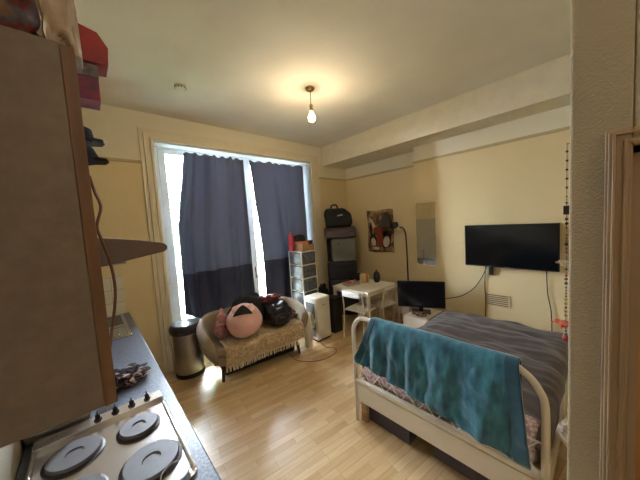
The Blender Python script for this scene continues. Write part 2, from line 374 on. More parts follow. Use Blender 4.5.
# tiling behind the worktop
b = BM(); box(b, XL, XL+0.008, 0.3, YF, 0.91, 1.42); box(b, XL, XL+0.008, 1.75, YF, 1.42, 2.2); structure('trim_tiling_left', b, tile2_m)
sbox('trim_tiling_far', XL+0.008, 0.262, YF-0.008, YF, 0.91, 1.36, tile_m)

# ------------------------------------------------------------------ garden outside
b = BM(); box(b, -14, 22, YF+0.36, 26, -0.35, -0.25); structure('ground_garden', b, lawn_m)
b = BM(); box(b, -14, 22, 13, 13.06, -0.25, 1.3)
for i in range(25): box(b, -14+i*1.5, -13.9+i*1.5, 12.94, 13.0, -0.25, 1.4)
tag(obj('garden_fence', b, fence_m, smooth=False), 'brown timber fence at the end of the garden beyond the glass doors', 'fence')
def tree(x, y, h, r, label, seed):
    t = thing('garden_tree', label, 'tree', (x, y, -0.25), 0, None)
    rnd = random.Random(seed)
    b = BM(); tube(b, [(0, 0, 0), (0.05, 0.03, h*0.3), (-0.04, 0, h*0.62)], lambda q: 0.11-0.06*q)
    for k in range(5):
        a = k*1.3; tube(b, [(0, 0, h*(0.3+0.06*k)), (r*0.4*math.cos(a), r*0.4*math.sin(a), h*(0.45+0.07*k))], 0.03, smooth=False)
    L('trunk', b, bark_m, t)
    b = BM()
    for k in range(5200):
        while True:
            p = Vector((rnd.uniform(-1, 1), rnd.uniform(-1, 1), rnd.uniform(-1, 1)))
            if 0.35 < p.length < 1 and noise.noise(p*2.2+Vector((seed, 0, 0))) > -0.22: break
        c = Vector((p.x*r, p.y*r, h*0.58+p.z*h*0.42)); s = rnd.uniform(0.05, 0.10)
        q = Matrix.Rotation(rnd.uniform(0, 6.28), 3, 'Z') @ Matrix.Rotation(rnd.uniform(-1.2, 1.2), 3, 'X')
        vs = [b.verts.new(c+q @ Vector(w)*s) for w in ((-1, 0, 0), (0, -.45, .12), (1, 0, 0), (0, .45, .12))]
        b.faces.new(vs)
    L('foliage', b, leaf_m, t, smooth=False)
tree(1.55, 7.6, 3.4, 1.0, 'leafy green tree seen through the left glass door pane', 3)
tree(4.9, 9.4, 3.6, 1.5, 'leafy green tree standing outside behind the curtains', 5)

# ------------------------------------------------------------------ curtains
cr = thing('curtain_wire', 'thin curtain wire stretched along the top of the glazed doors', 'curtain rail', (WX0+0.015, 3.875, 2.92))
b = BM(); tube(b, [(WX0+0.016, 3.875, 2.945), (1.3, 3.875, 2.925), (2.0, 3.875, 2.935), (2.7, 3.875, 2.915), (WX1-0.016, 3.875, 2.93)], 0.005); obj('wire', b, white_m, cr)
for x in (WX0+0.022, WX1-0.022):
    b = BM(); tube(b, [(x-0.006, 3.875, 2.935), (x+0.006, 3.875, 2.935)], 0.012, smooth=False); obj('end_hook', b, brass_m, cr)
def curtain(edge_l, edge_r, zb, label, seed, folds):
    c = thing('curtain', label, 'curtain', ((edge_l(1)+edge_r(1))/2, 3.86, 0), 0)
    def f(u, v):
        zb_ = zb-0.3*min(1, u*2); z = zb_+(2.925-zb_)*v
        w = edge_l(v)+(edge_r(v)-edge_l(v))*(u+0.012*math.sin(u*9+v*2+seed))
        ph = 2*PI*folds*u+1.6*math.sin(4*u+seed)+0.25*math.sin(4*v+seed)
        amp = (0.052+0.016*math.sin(5*u+seed))*(0.6+0.5*(1-v))
        y = 3.892+amp*(math.sin(ph)+0.25*math.sin(2*ph+1))+0.006*math.sin(1.9*ph+1+2*v)+0.01*noise.noise(Vector((w*5, z*2, seed)))
        z -= max(0, v-0.9)*10*0.028*(0.5+0.5*math.cos(2*PI*7*u+seed))*(1 if v > 0.9 else 0)
        return Vector((w, y, z))
    b = BM(); grid(b, f, 110, 46); obj('cloth', b, curtain_m, c, solid=0.004)
    for k in range(8):
        b = BM(); u = k/7.0; p = f(u*0.98+0.01, 1.0); tube(b, [(p.x, p.y, p.z-0.01), (p.x, 3.872, 2.93), (p.x, 3.885, 2.925)], 0.003, seg=6)
        obj('curtain_hook', b, white_m, c)
    return c
curtain(lambda v: 1.09-0.15*min(1, (1-v)*2.2)-0.03*(1-v), lambda v: 1.95+0.015*(1-v), 0.66, 'dark grey curtain with navy lower band, hanging on the left beside the bare pane', 1.0, 4)
curtain(lambda v: 2.085+0.13*min(1, (1-v)*1.6), lambda v: 3.19+0.0*(1-v), 0.5, 'dark grey curtain with navy lower band, hanging on the right behind the drawer tower', 2.7, 3)

# ------------------------------------------------------------------ ceiling fittings
t = thing('pendant_lamp', 'lit bare bulb hanging on a short flex from the ceiling rose', 'lamp', (1.964, 2.189, H))
b = BM(); lathe(b, [(0.05, 0), (0.05, -0.012), (0.035, -0.03), (0.012, -0.036)], (1.964, 2.189, H)); obj('ceiling_rose', b, brass_m, t)
b = BM(); tube(b, [(1.964, 2.189, H-0.03), (1.964, 2.189, H-0.2)], 0.004, smooth=False); obj('flex', b, bcable_m, t)
b = BM(); lathe(b, [(0.008, 0.07), (0.019, 0.06), (0.021, 0.0), (0.016, -0.005)], (1.964, 2.189, 3.075)); obj('bulb_holder', b, brass_m, t)
b = BM(); lathe(b, [(0.014, 0.0), (0.018, -0.02), (0.036, -0.05), (0.042, -0.075), (0.034, -0.103), (0.014, -0.117), (0.0005, -0.119)], (1.964, 2.189, 3.072)); bb = obj('bulb', b, bulb_m, t)
bb.visible_shadow = True
t = thing('smoke_alarm', 'round white smoke alarm on the ceiling near the window wall', 'smoke alarm', (0.847, 2.93, H))
b = BM(); lathe(b, [(0.056, 0), (0.056, -0.014), (0.048, -0.03), (0.030, -0.036), (0.0005, -0.037)], (0.847, 2.93, H)); obj('alarm_body', b, whitep_m, t)
b = BM()
for k in range(12):
    a = 2*PI*k/12; box(b, -0.006, 0.006, -0.002, 0.002, -0.006, 0.006, Matrix.Translation((0.847+0.053*math.cos(a), 2.93+0.053*math.sin(a), H-0.021)) @ Matrix.Rotation(a+PI/2, 4, 'Z'))
obj('alarm_vents', b, darkp_m, t)

# ------------------------------------------------------------------ kitchen run on the left
XW = 0.287
b = BM(); prism(b, [(XL+0.009, 0.6), (XW, 0.6), (XW, YF-0.009), (XL+0.009, YF-0.009)], 0.872, 0.91)
tag(obj('kitchen_worktop', b, counter_m, bevel=0.006), 'blue-grey speckled laminate worktop running along the left wall to the window wall', 'worktop')
proto = None
for k in range(5):
    y0 = 0.62+k*0.636; names = ['nearest the camera', 'under the near hob plates', 'under the hob controls', 'under the dark cloth', 'under the sink beside the window wall']
    lab = 'beige kitchen base cupboard %s, below the blue-grey worktop' % names[k]
    if proto is None:
        c = thing('base_cupboard', lab, 'cupboard', (0, y0, 0), 0, 'kitchen base cupboards')
        b = BM(); box(b, XL+0.004, 0.235, 0.0, 0.62, 0.1, 0.871); box(b, XL+0.004, 0.19, 0.0, 0.62, 0, 0.1); L('body', b, whitew_m, c)
        b = BM(); box(b, 0.236, 0.256, 0.004, 0.616, 0.11, 0.865); d = L('door', b, cabin_m, c, bevel=0.003)
        b = BM(); tube(b, [(0.256, 0.08, 0.80), (0.278, 0.08, 0.80), (0.278, 0.2, 0.80), (0.256, 0.2, 0.80)], 0.005, smooth=False); L('handle', b, chrome_m, d)
        proto = c
    else: dup(proto, (0, y0, 0), 0, lab)
# hob
hb = thing('electric_hob', 'pale steel four-plate electric hob set into the worktop', 'hob', (0, 1.38, 0.911))
HX0, HX1, HY0, HY1, HZ = -0.268, 0.235, 1.03, 1.71, 0.911
b = BM()
prism(b, rrect(HX1-HX0, HY1-HY0, 0.035, 5, (HX0+HX1)/2, (HY0+HY1)/2), HZ, HZ+0.010)
# raised rim and control bank
for pts in ([(HX0+.012, HY0+.03), (HX0+.012, HY1-.03)], [(HX1-.012, HY0+.03), (HX1-.012, HY1-.03)], [(HX0+.03, HY0+.012), (HX1-.03, HY0+.012)]):
    tube(b, [(pts[0][0], pts[0][1], HZ+0.011), (pts[1][0], pts[1][1], HZ+0.011)], 0.009, smooth=False)
b2 = rrect(HX1-HX0-0.01, 0.075, 0.014, 4, (HX0+HX1)/2, HY1-0.042)
prism(b, b2, HZ+0.008, HZ+0.030)
obj('hob_plate', b, hob_m, hb, bevel=0.004)
for px_, py_, r in ((-0.125, 1.49, 0.088), (0.098, 1.475, 0.075), (0.108, 1.21, 0.096), (-0.115, 1.24, 0.078)):
    b = BM(); lathe(b, [(r+0.012, 0.0), (r+0.012, 0.006), (r+0.004, 0.008), (r+0.002, 0.004)], (px_, py_, HZ+0.010), 40); ring = obj('burner_rim', b, ironrim_m, hb)
    b = BM(); lathe(b, [(r, 0.004), (r, 0.016), (r-0.003, 0.020), (r*0.34, 0.020), (r*0.31, 0.015), (r*0.12, 0.015), (0.0005, 0.016)], (px_, py_, HZ+0.010), 40); obj('hot_plate', b, iron_m, hb)
for k in range(4):
    kx = -0.045+k*0.068; ky = HY1-0.045
    b = BM(); lathe(b, [(0.016, 0), (0.016, 0.004), (0.011, 0.008), (0.010, 0.026), (0.0005, 0.028)], (kx, ky, HZ+0.030), 20); box(b, kx-0.003, kx+0.003, ky-0.014, ky+0.014, HZ+0.052, HZ+0.066)
    obj('control_knob', b, knob_m, hb)
# grey metal box behind the hob by the wall
t = thing('bread_box', 'low grey metal box on the worktop against the wall behind the hob', 'box', (-0.185, 1.86, 0.911))
b = BM(); box(b, -0.298, -0.072, 1.735, 2.0, 0.911, 1.10); obj('box_body', b, mat('grey_steel', rgb(160, 156, 156), 0.38, 0.7), t, bevel=0.012)
b = BM(); box(b, -0.296, -0.074, 1.722, 1.737, 0.945, 0.962); box(b, -0.296, -0.074, 1.724, 1.737, 0.985, 0.992); obj('front_ledge', b, steel_m, t, bevel=0.003)
b = BM(); lathe(b, [(0.011, 0), (0.013, 0.012), (0.0005, 0.016)], seg=16, m=Matrix.Translation((-0.1, 1.735, 1.03)) @ Matrix.Rotation(PI/2, 4, 'X')); obj('catch', b, chrome_m, t)
# sink
t = thing('inset_sink', 'stainless steel sink with drainer at the far end of the worktop', 'sink', (0.0, 3.35, 0.911))
b = BM(); SX0, SX1, SY0, SY1 = -0.2, 0.225, 2.9, 3.76
box(b, SX0, SX1, SY0, SY0+0.04, 0.911, 0.919); box(b, SX0, SX1, SY1-0.04, SY1, 0.911, 0.919); box(b, SX0, SX0+0.03, SY0+0.04, SY1-0.04, 0.911, 0.919); box(b, SX1-0.03, SX1, SY0+0.04, SY1-0.04, 0.911, 0.919)
box(b, SX0+0.03, SX1-0.03, 3.26, 3.32, 0.911, 0.919); box(b, SX0+0.03, SX1-0.03, SY0+0.04, 3.26, 0.911, 0.914)
for k in range(9): box(b, SX0+0.05+k*0.04, SX0+0.058+k*0.04, SY0+0.06, 3.24, 0.914, 0.918)
obj('rim', b, sink_m, t, bevel=0.002)
b = BM(); box(b, SX0+0.03, SX1-0.03, 3.32, SY1-0.04, 0.9112, 0.9135); obj('bowl', b, mat('dark_steel', rgb(70, 72, 78), 0.25, 1.0), t)
b = BM(); lathe(b, [(0.022, 0), (0.022, 0.02), (0.012, 0.03)], (-0.17, 3.3, 0.919)); tube(b, [(-0.17, 3.3, 0.94), (-0.17, 3.3, 1.12), (-0.13, 3.31, 1.18), (-0.06, 3.32, 1.17), (-0.04, 3.33, 1.12)], 0.011); obj('tap', b, chrome_m, t)
# black mug with the scrunched cloth
t = thing('scrunched_cloth', 'scrunched dark cloth with pale pink folds on the worktop beyond the hob', 'cloth', (0.09, 2.04, 0.911))
b = BM()
cloth_m = mat('dark_pink_print', rgb(178, 148, 146), 0.9, nscale=22, col2=rgb(34, 22, 28), lo=.52, hi=.60)
blob(b, (0.085, 2.03, 0.942), (0.105, 0.095, 0.032), 5, 0.8, 3.2, 2)
for k in range(6):
    a = k*1.05; tube(b, [(0.085+0.09*math.cos(a), 2.03+0.08*math.sin(a), 0.925), (0.085+0.045*math.cos(a+.5), 2.03+0.04*math.sin(a+.5), 0.968), (0.085-0.03*math.cos(a), 2.03-0.03*math.sin(a), 0.945)], 0.014)
for v in b.verts: v.co.z = max(v.co.z, 0.912)
obj('cloth_folds', b, cloth_m, t)
tag(obj('dark_bottle', (lambda b: (lathe(b, [(0.018, 0), (0.020, 0.004), (0.020, 0.09), (0.012, 0.105), (0.012, 0.125), (0.0005, 0.127)], (0.035, 1.93, 0.911), 20), b)[1])(BM()), blackc_m), 'slim black bottle standing against the scrunched cloth', 'bottle')
# drinking glass at the near edge of the hob
b = BM(); lathe(b, [(0.0005, 0.002), (0.030, 0.0), (0.033, 0.004), (0.043, 0.105), (0.0445, 0.106)], (0.150, 0.985, 0.9115), 36, cap=False)
dg = tag(obj('drinking_glass', b, jar_m), 'clear drinking glass on the worktop in front of the hob', 'glass')

b = BM(); tube(b, [(0.150+0.044*math.cos(a*PI/18), 0.985+0.044*math.sin(a*PI/18), 1.017) for a in range(36)], 0.0016, seg=8, smooth=False, closed=True); obj('glass_rim', b, mat('rim_glass', rgb(226, 232, 236), 0.08), dg)
b = BM(); lathe(b, [(0.0005, 0.0), (0.030, 0.0), (0.032, 0.006), (0.0005, 0.007)], (0.150, 0.985, 0.9125), 30); obj('glass_base', b, jar_m, dg)

# wall cabinets
CY0, CY1, CZ0, CZ1, CXF = 0.72, 1.05, 1.478, 2.228, -0.006
t = thing('wall_cabinet', 'tall beige wall cabinet with its end panel facing the camera', 'cabinet', (-0.15, 0.88, CZ0))
b = BM(); box(b, XL+0.001, CXF, CY0, CY1, CZ0, CZ1); obj('cabinet_body', b, cabin_m, t, bevel=0.001)
b = BM(); box(b, CXF+0.0005, 0.016, CY0, CY1-0.002, CZ0-0.002, CZ1-0.002); d = obj('door', b, cabedge_m, t, bevel=0.0015)
b = BM(); tube(b, [(0.016, 1.0, 1.55), (0.03, 1.0, 1.55), (0.03, 1.0, 1.65), (0.016, 1.0, 1.65)], 0.004, smooth=False); obj('handle', b, brass_m, d)
t = thing('hood_cabinet', 'shallow wall cabinet above the cooker hood, behind the tall cabinet', 'cabinet', (-0.15, 1.38, 1.85))
b = BM(); box(b, XL+0.001, -0.03, 1.06, 1.70, 1.842, 2.125); obj('cabinet_body', b, cabin_m, t, bevel=0.001)
b = BM(); box(b, -0.0295, -0.012, 1.062, 1.698, 1.845, 2.123); obj('door', b, cabedge_m, t, bevel=0.0015)
t = thing('cooker_hood', 'brown-grey cooker hood with a tapered rounded front edge above the hob', 'cooker hood', (-0.04, 1.38, 1.75))
prof = [(XL+0.001, 1.84), (0.03, 1.838), (0.13, 1.822), (0.20, 1.806), (0.216, 1.80), (0.224, 1.79), (0.222, 1.778), (0.21, 1.770), (0.03, 1.742), (XL+0.001, 1.735)]
b = BM(); prism(b, [(x, z) for x, z in prof], -1.12, -1.69, Matrix.Rotation(PI/2, 4, 'X')); obj('hood_body', b, hood_m, t, bevel=0.002)
b = BM(); box(b, -0.2, 0.1, 1.2, 1.6, 1.735, 1.74); obj('grease_filter', b, steel_m, t)
# stuff on top of the cabinets
t = thing('carrier_bag', 'crumpled printed plastic bag with clear corner on top of the tall cabinet', 'bag', (-0.13, 0.86, CZ1))
bagm = mat('printed_plastic', rgb(150, 120, 104), 0.35, nscale=16, col2=rgb(44, 48, 74), lo=.40, hi=.60); 
bn = bagm.node_tree; crn = [n for n in bn.nodes if n.type == 'VALTORGB'][0]; e = crn.color_ramp.elements.new(0.47); e.color = rgb(120, 44, 40); e = crn.color_ramp.elements.new(0.53); e.color = rgb(86, 96, 118)
b = BM(); blob(b, (-0.165, 0.865, CZ1+0.10), (0.145, 0.14, 0.13), 5, 0.22, 2.6, 4, power=0.5)
for v in b.verts: v.co.z = max(v.co.z, CZ1+0.001)
obj('bag_body', b, bagm, t)
b = BM(); blob(b, (-0.005, 0.78, CZ1+0.085), (0.032, 0.045, 0.11), 4, 0.4, 2.4, 9, power=0.7)
for v in b.verts: v.co.z = max(v.co.z, CZ1+0.001)
obj('clear_corner', b, mat('milky_plastic', rgb(196, 180, 162), 0.25, nscale=14, col2=rgb(158, 138, 122)), t)
t = thing('red_carton', 'open red carton with lifted flap overhanging the front of the tall cabinet', 'box', (0.0, 0.96, CZ1))
b = BM(); box(b, -0.06, 0.066, 0.975, 1.048, CZ1+0.001, CZ1+0.10); obj('carton', b, magenta_m, t, bevel=0.001)
b = BM(); box(b, -0.061, 0.0675, 0.972, 1.049, CZ1+0.066, CZ1+0.098); obj('printed_band', b, greyp_m, t)
b = BM(); prism(b, [(-0.06, 2.33), (0.092, 2.335), (0.096, 2.385), (0.075, 2.42), (-0.06, 2.45)], -0.972, -1.049, Matrix.Rotation(PI/2, 4, 'X')); obj('flap', b, red_m, t, bevel=0.001)
for k, (z, lab) in enumerate(((2.126, 'lower of two dark navy caps piled above the cooker hood'), (2.196, 'upper of two dark navy caps piled above the cooker hood'))):
    b = BM(); lathe(b, [(0.085-0.008*k, 0), (0.088-0.008*k, 0.02), (0.075, 0.05), (0.04, 0.066), (0.0005, 0.069)], (-0.025+0.002*k, 1.32+0.01*k, z), 28)
    cp = tag(obj('cap', b, mat('navy_felt', rgb(28, 30, 52), .9, nscale=20)), lab, 'cap', 'navy caps on the hood cabinet')
    b = BM(); prism(b, [(0.045, 1.27), (0.085-0.006*k, 1.285), (0.092-0.006*k, 1.32), (0.085-0.006*k, 1.355), (0.045, 1.37)], z+0.001, z+0.013); obj('peak', b, blackc_m, cp, bevel=0.003)
b = BM(); tube(b, [(0.022, 1.06, 2.03), (0.031, 1.07, 1.982), (0.041, 1.07, 1.935), (0.026, 1.07, 1.876), (0.033, 1.07, 1.831), (0.047, 1.07, 1.758), (0.052, 1.07, 1.682), (0.046, 1.07, 1.616), (0.031, 1.07, 1.537), (0.019, 1.07, 1.47)], 0.0042, seg=8)
tag(obj('hanging_cable', b, bcable_m), 'looped brown cable hanging in front of the tall cabinet edge', 'cable')

# ------------------------------------------------------------------ pedal bin
t = thing('kitchen_bin', 'brushed steel oval bin with black lid beside the sofa', 'bin', (0.83, 3.57, 0), math.radians(-25))
b = BM(); lathe(b, [(0.168, 0), (0.172, 0.01), (0.172, 0.045), (0.165, 0.05)], sx=1.0, sy=0.92, seg=40); L('base', b, black_m, t)
b = BM(); lathe(b, [(0.163, 0.05), (0.165, 0.06), (0.176, 0.57), (0.174, 0.575)], sx=1.0, sy=0.92, seg=40); L('body', b, steel_m, t)
b = BM(); lathe(b, [(0.186, 0.56), (0.196, 0.575), (0.198, 0.62), (0.192, 0.645), (0.17, 0.672), (0.08, 0.69), (0.0005, 0.694)], sx=1.0, sy=0.94, seg=40)
box(b, -0.06, 0.06, -0.215, -0.15, 0.585, 0.605); L('lid', b, darkp_m, t)

# ------------------------------------------------------------------ sofa
sf = thing('tub_sofa', 'small beige tweed two-seat tub sofa with dark legs under the curtains', 'sofa', (1.60, 3.21, 0), math.radians(-9))
path = spline([(-0.63, -0.27, 0), (-0.675, -0.05, 0), (-0.62, 0.17, 0), (-0.44, 0.28, 0), (0, 0.30, 0), (0.44, 0.28, 0), (0.62, 0.17, 0), (0.675, -0.05, 0), (0.63, -0.27, 0)], 6)
b = BM(); rings = []
N = len(path)
for i, p in enumerate(path):
    t_ = i/(N-1); d = (path[min(i+1, N-1)]-path[max(i-1, 0)]).normalized(); out = Vector((-d.y, d.x, 0))
    if out.dot(Vector((p.x, p.y-0.0, 0))) < 0: out = -out
    k = math.sin(PI*t_)
    hh = 0.56+0.16*min(1, k*1.15)**0.8; ring = []
    for (o_, z) in ((-0.12, 0.19), (-0.085, 0.3), (-0.05, hh-0.06), (-0.02, hh-0.015), (0.02, hh), (0.055, hh-0.02), (0.07, hh-0.07), (0.05, 0.43), (0.0, 0.29), (-0.07, 0.19)):
        ring.append(b.verts.new(p+out*o_+Vector((0, 0, z))))
    rings.append(ring)
for A, B in zip(rings, rings[1:]):
    n_ = len(A)
    for k in range(n_): b.faces.new((A[k], A[(k+1) % n_], B[(k+1) % n_], B[k]))
b.faces.new(rings[0][::-1]); b.faces.new(rings[-1])
L('curved_back', b, sofa_m, sf, sub=1)
b = BM(); prism(b, rrect(1.13, 0.53, 0.10, 5, 0, -0.02), 0.19, 0.31); L('seat_base', b, sofa_m, sf, bevel=0.02)
b = BM(); prism(b, rrect(1.17, 0.54, 0.12, 5, 0, -0.025), 0.312, 0.42); L('seat_cushion', b, sofa_m, sf, bevel=0.035, seg=4)
for sx, sy in ((-1, -1), (1, -1), (-1, 1), (1, 1)):
    b = BM(); x, y = 0.50*sx, -0.02+0.21*sy; tube(b, [(x+0.02*sx, y+0.02*sy, 0), (x, y, 0.195)], lambda q: 0.017+0.008*q, smooth=False); L('leg', b, legw_m, sf)
# throw over the seat
R9 = Matrix.Translation((1.665, 3.20, 0)) @ Matrix.Rotation(math.radians(-9), 4, 'Z')
th = thing('throw_blanket', 'tan fluffy throw with fringe draped over the sofa seat', 'throw', (1.60, 3.21, 0.43), math.radians(-9))
def thf(u, v):
    x = -0.49+1.06*u
    s = v*(0.735-0.05*u)
    if s < 0.48: y, z = 0.20-s, 0.437
    elif s < 0.56:
        a = (s-0.48)/0.08*PI/2; y, z = -0.28-0.05*math.sin(a), 0.437-0.05*(1-math.cos(a))
    else:
        y, z = -0.333-0.01*math.sin(9*u), 0.387-(s-0.56)
    n_ = noise.noise(Vector((x*6, s*6, 1)))*0.016+0.006*math.sin(x*26+s*4)
    if s < 0.5: z += abs(n_)+0.02*max(0, abs(x)-0.42)*4
    else: y -= abs(n_)*1.1
    z -= 0.03*u*(1 if s > 0.5 else 0)*0
    return Vector((x+0.012*math.sin(s*13), y, z-0.43))
b = BM(); grid(b, thf, 90, 60); L('throw_cloth', b, throw_m, th, solid=0.010)
b = BM(); rnd = random.Random(4)
for k in range(84):
    u = (k+0.5)/84; p = thf(u, 1.0); dx = rnd.uniform(-0.008, 0.008)
    tube(b, [p, p+Vector((dx, -0.004, -0.035)), p+Vector((dx*1.6, 0.004*rnd.random(), -0.065-0.012*rnd.random()))], 0.0042, seg=5, n=2)
L('fringe', b, fringe_m, th)
b = BM(); prism(b, rrect(1.0, 0.36, 0.05, 4), 0.0, 0.12)
ub = thing('sofa_shade_block', 'flat black block added under the sofa to darken the gap there', 'shade block', (1.62, 3.24, 0), math.radians(-9))  # bag-shaped dark block, added to keep the floor under the sofa in shade
L('bag_body', b, blackc_m, ub, bevel=0.02); b = BM(); tube(b, [(-0.45, -0.182, 0.09), (0.45, -0.182, 0.09)], 0.003, smooth=False); L('zip', b, darkp_m, ub)
# plush
t = thing('pink_plush', 'big round pink plush cushion with black triangle patch on the sofa', 'plush toy', (1.36, 3.05, 0.44))
C = Vector((1.375, 3.05, 0.655)); Rp = 0.212
b = BM(); blob(b, C, (Rp*1.04, Rp*0.96, Rp*0.98), 4, 0.05, 1.5, 2); obj('body', b, pink_m, t)
view = (Vector((0, 0, 1.847))-C).normalized(); side = Vector((0, 0, 1)).cross(view).normalized(); upv = view.cross(side)
def surf(a, c2, off=0.004):
    d = (view+side*a+upv*c2).normalized(); return C+Vector((d.x*Rp*1.04, d.y*Rp*0.96, d.z*Rp*0.98))*(1.0+0.03)+d*off
b = BM()
A = [surf(-0.10-0.28*(1-q), 0.36+0.66*q) for q in [0, .25, .5, .75, 1]]
# curved triangle patch laid on the ball
rows = []
for i in range(9):
    q = i/8; hw = 0.54*(1-q)+0.08
    rows.append([b.verts.new(surf(-0.06+hw*(2*j/8-1)*(1-0.1*q), 0.34+1.15*q, 0.007)) for j in range(9)])
for A_, B_ in zip(rows, rows[1:]):
    for j in range(8): b.faces.new((A_[j], A_[j+1], B_[j+1], B_[j]))
obj('black_patch', b, blackc_m, t, solid=0.006)
for s_, nm in ((-1, 'ear'), (1, 'ear')):
    b = BM(); c_ = surf(0.62*s_-0.02, 1.0, 0.0); blob(b, c_, (0.045, 0.03, 0.05), 3, 0.1, 2, 5, power=0.9); obj(nm, b, pink_m, t)
t = thing('pink_bunny', 'crumpled dusky pink soft toy squeezed against the left sofa arm', 'plush toy', (1.24, 3.22, 0.44))
b = BM(); blob(b, (1.16, 3.25, 0.57), (0.085, 0.09, 0.13), 4, 0.35, 2.4, 1); obj('body', b, pinkd_m, t)
b = BM(); blob(b, (1.15, 3.20, 0.72), (0.055, 0.055, 0.06), 3, 0.2, 2, 3); blob(b, (1.125, 3.16, 0.65), (0.055, 0.03, 0.022), 3, 0.2, 2, 6); blob(b, (1.16, 3.22, 0.79), (0.02, 0.025, 0.05), 3, 0.2, 2, 8); obj('head', b, pinkd_m, t)
# clothes and bags on the sofa
b = BM(); blob(b, (1.60, 3.32, 0.66), (0.30, 0.15, 0.22), 5, 0.35, 1.8, 11)
for v in b.verts: v.co.z = max(v.co.z, 0.46)
tag(obj('black_coat', b, blackc_m), 'rumpled black coat heaped against the sofa back', 'coat')
t = thing('puffer_bag', 'glossy black padded rucksack lying on the right half of the sofa', 'bag', (1.87, 3.10, 0.45))
b = BM(); blob(b, (1.87, 3.07, 0.61), (0.18, 0.155, 0.155), 5, 0.22, 2.0, 5, power=0.8); obj('bag_body', b, navyc_m, t)
b = BM(); blob(b, (1.86, 2.935, 0.565), (0.125, 0.055, 0.085), 4, 0.15, 2.0, 6, power=0.75); obj('front_pocket', b, navyc_m, t)
b = BM(); tube(b, [(1.77, 2.90, 0.60), (1.86, 2.882, 0.595), (1.95, 2.905, 0.60)], 0.004); obj('zip', b, chrome_m, t)
b = BM(); tube(b, [(1.80, 3.02, 0.66), (1.86, 2.99, 0.72), (1.93, 3.02, 0.67)], 0.010); obj('strap', b, blackc_m, t)
b = BM(); blob(b, (1.88, 3.22, 0.79), (0.17, 0.08, 0.05), 4, 0.4, 2.5, 15)
tag(obj('folded_red_top', b, redc_m), 'dark red garment folded on top of the black rucksack', 'clothing')
b = BM(); blob(b, (2.10, 3.15, 0.50), (0.11, 0.14, 0.085), 5, 0.5, 3, 22)
for v in b.verts: v.co.z = max(v.co.z, 0.44)
tag(obj('patterned_scarf', b, scarf_m), 'brown and black patterned scarf crumpled by the right sofa arm', 'scarf')

# ------------------------------------------------------------------ portable air conditioner
t = thing('portable_air_conditioner', 'white portable air conditioner standing between the sofa and the table', 'air conditioner', (2.60, 3.03, 0))
b = BM(); prism(b, rrect(0.29, 0.30, 0.035, 5, 2.600, 3.045), 0.03, 0.685); obj('casing', b, whitep_m, t, bevel=0.02, seg=3)
b = BM(); prism(b, rrect(0.28, 0.29, 0.03, 5, 2.600, 3.045), 0.012, 0.032); obj('plinth', b, darkp_m, t)
b = BM(); box(b, 2.452, 2.458, 2.945, 3.15, 0.36, 0.60); g = obj('side_grille', b, mat('grey_mesh', rgb(92, 88, 84), 0.6, nscale=60, col2=rgb(60, 58, 56)), t)
b = BM()
for k in range(11): box(b, 2.449, 2.453, 2.945+k*0.0205, 2.950+k*0.0205, 0.36, 0.60)
obj('grille_bars', b, whitep_m, g)
b = BM(); box(b, 2.452, 2.458, 2.945, 3.15, 0.08, 0.30); obj('lower_grille', b, MATS['grey_mesh'], t)
b = BM(); box(b, 2.50, 2.70, 2.90, 3.10, 0.686, 0.690); obj('control_panel', b, whitew_m, t, bevel=0.001)
b = BM(); box(b, 2.575, 2.625, 2.8925, 2.895, 0.56, 0.575); obj('maker_mark', b, mat('silver_mark', rgb(160, 158, 160), 0.3, 0.8), t)
for x in (2.48, 2.72):
    for y in (2.93, 3.16):
        b = BM(); lathe(b, [(0.012, 0.0), (0.012, 0.014)], (x, y, 0), 12); obj('castor', b, black_m, t)
hp = spline([(2.445, 3.02, 0.24), (2.40, 3.00, 0.34), (2.35, 2.96, 0.44), (2.285, 2.90, 0.43), (2.245, 2.86, 0.30), (2.235, 2.85, 0.16), (2.24, 2.86, 0.065)], 12)
Nh = len(hp)
b = BM(); tube(b, hp, lambda q: 0.058+0.004*(1 if int(q*Nh) % 2 else -1), seg=18, smooth=False); obj('exhaust_hose', b, whitep_m, t)
b = BM(); tube(b, [(2.46, 2.90, 0.04), (2.44, 2.72, 0.008), (2.50, 2.60, 0.006), (2.42, 2.50, 0.006), (2.22, 2.49, 0.006), (2.04, 2.58, 0.006), (1.93, 2.76, 0.006), (1.95, 2.95, 0.006)], 0.0045, seg=8); tag(obj('power_cable', b, bcable_m), 'thin brown cable looped on the floor in front of the air conditioner', 'cable')

# ------------------------------------------------------------------ drawer tower
TX0, TX1, TY0, TY1 = 2.545, 2.86, 3.30, 3.66
t = thing('drawer_tower', 'tall white framed tower of smoky plastic drawers in front of the right curtain', 'drawers', ((TX0+TX1)/2, (TY0+TY1)/2, 0))
b = BM()
for x in (TX0, TX1-0.016):
    for y in (TY0, TY1-0.016): box(b, x, x+0.016, y, y+0.016, 0, 1.372)
for k in range(7):
    z = 0.012+k*0.2245; box(b, TX0, TX1, TY0, TY1, z, z+0.012)
obj('frame', b, white_m, t, bevel=0.002)
for k in range(6):
    z = 0.03+k*0.2245
    b = BM(); box(b, TX0+0.006, TX1-0.006, TY0-0.004+0.006, TY1-0.01, z, z+0.195); d = obj('drawer', b, drawerp_m, t, bevel=0.012)
    b = BM(); box(b, TX0+0.10, TX1-0.10, TY0-0.010, TY0+0.002, z+0.15, z+0.165); obj('drawer_grip', b, white_m, d, bevel=0.003)
t = tag(obj('cardboard_box', (lambda b: (box(b, 2.602, 2.85, 3.32, 3.63, 1.374, 1.475), b)[1])(BM()), card_m, bevel=0.002), 'brown cardboard box lying on the drawer tower', 'box')
tag(obj('orange_carton', (lambda b: (box(b, 2.61, 2.742, 3.34, 3.60, 1.477, 1.53), b)[1])(BM()), cardo_m, bevel=0.002), 'small orange carton on the brown cardboard box', 'box')
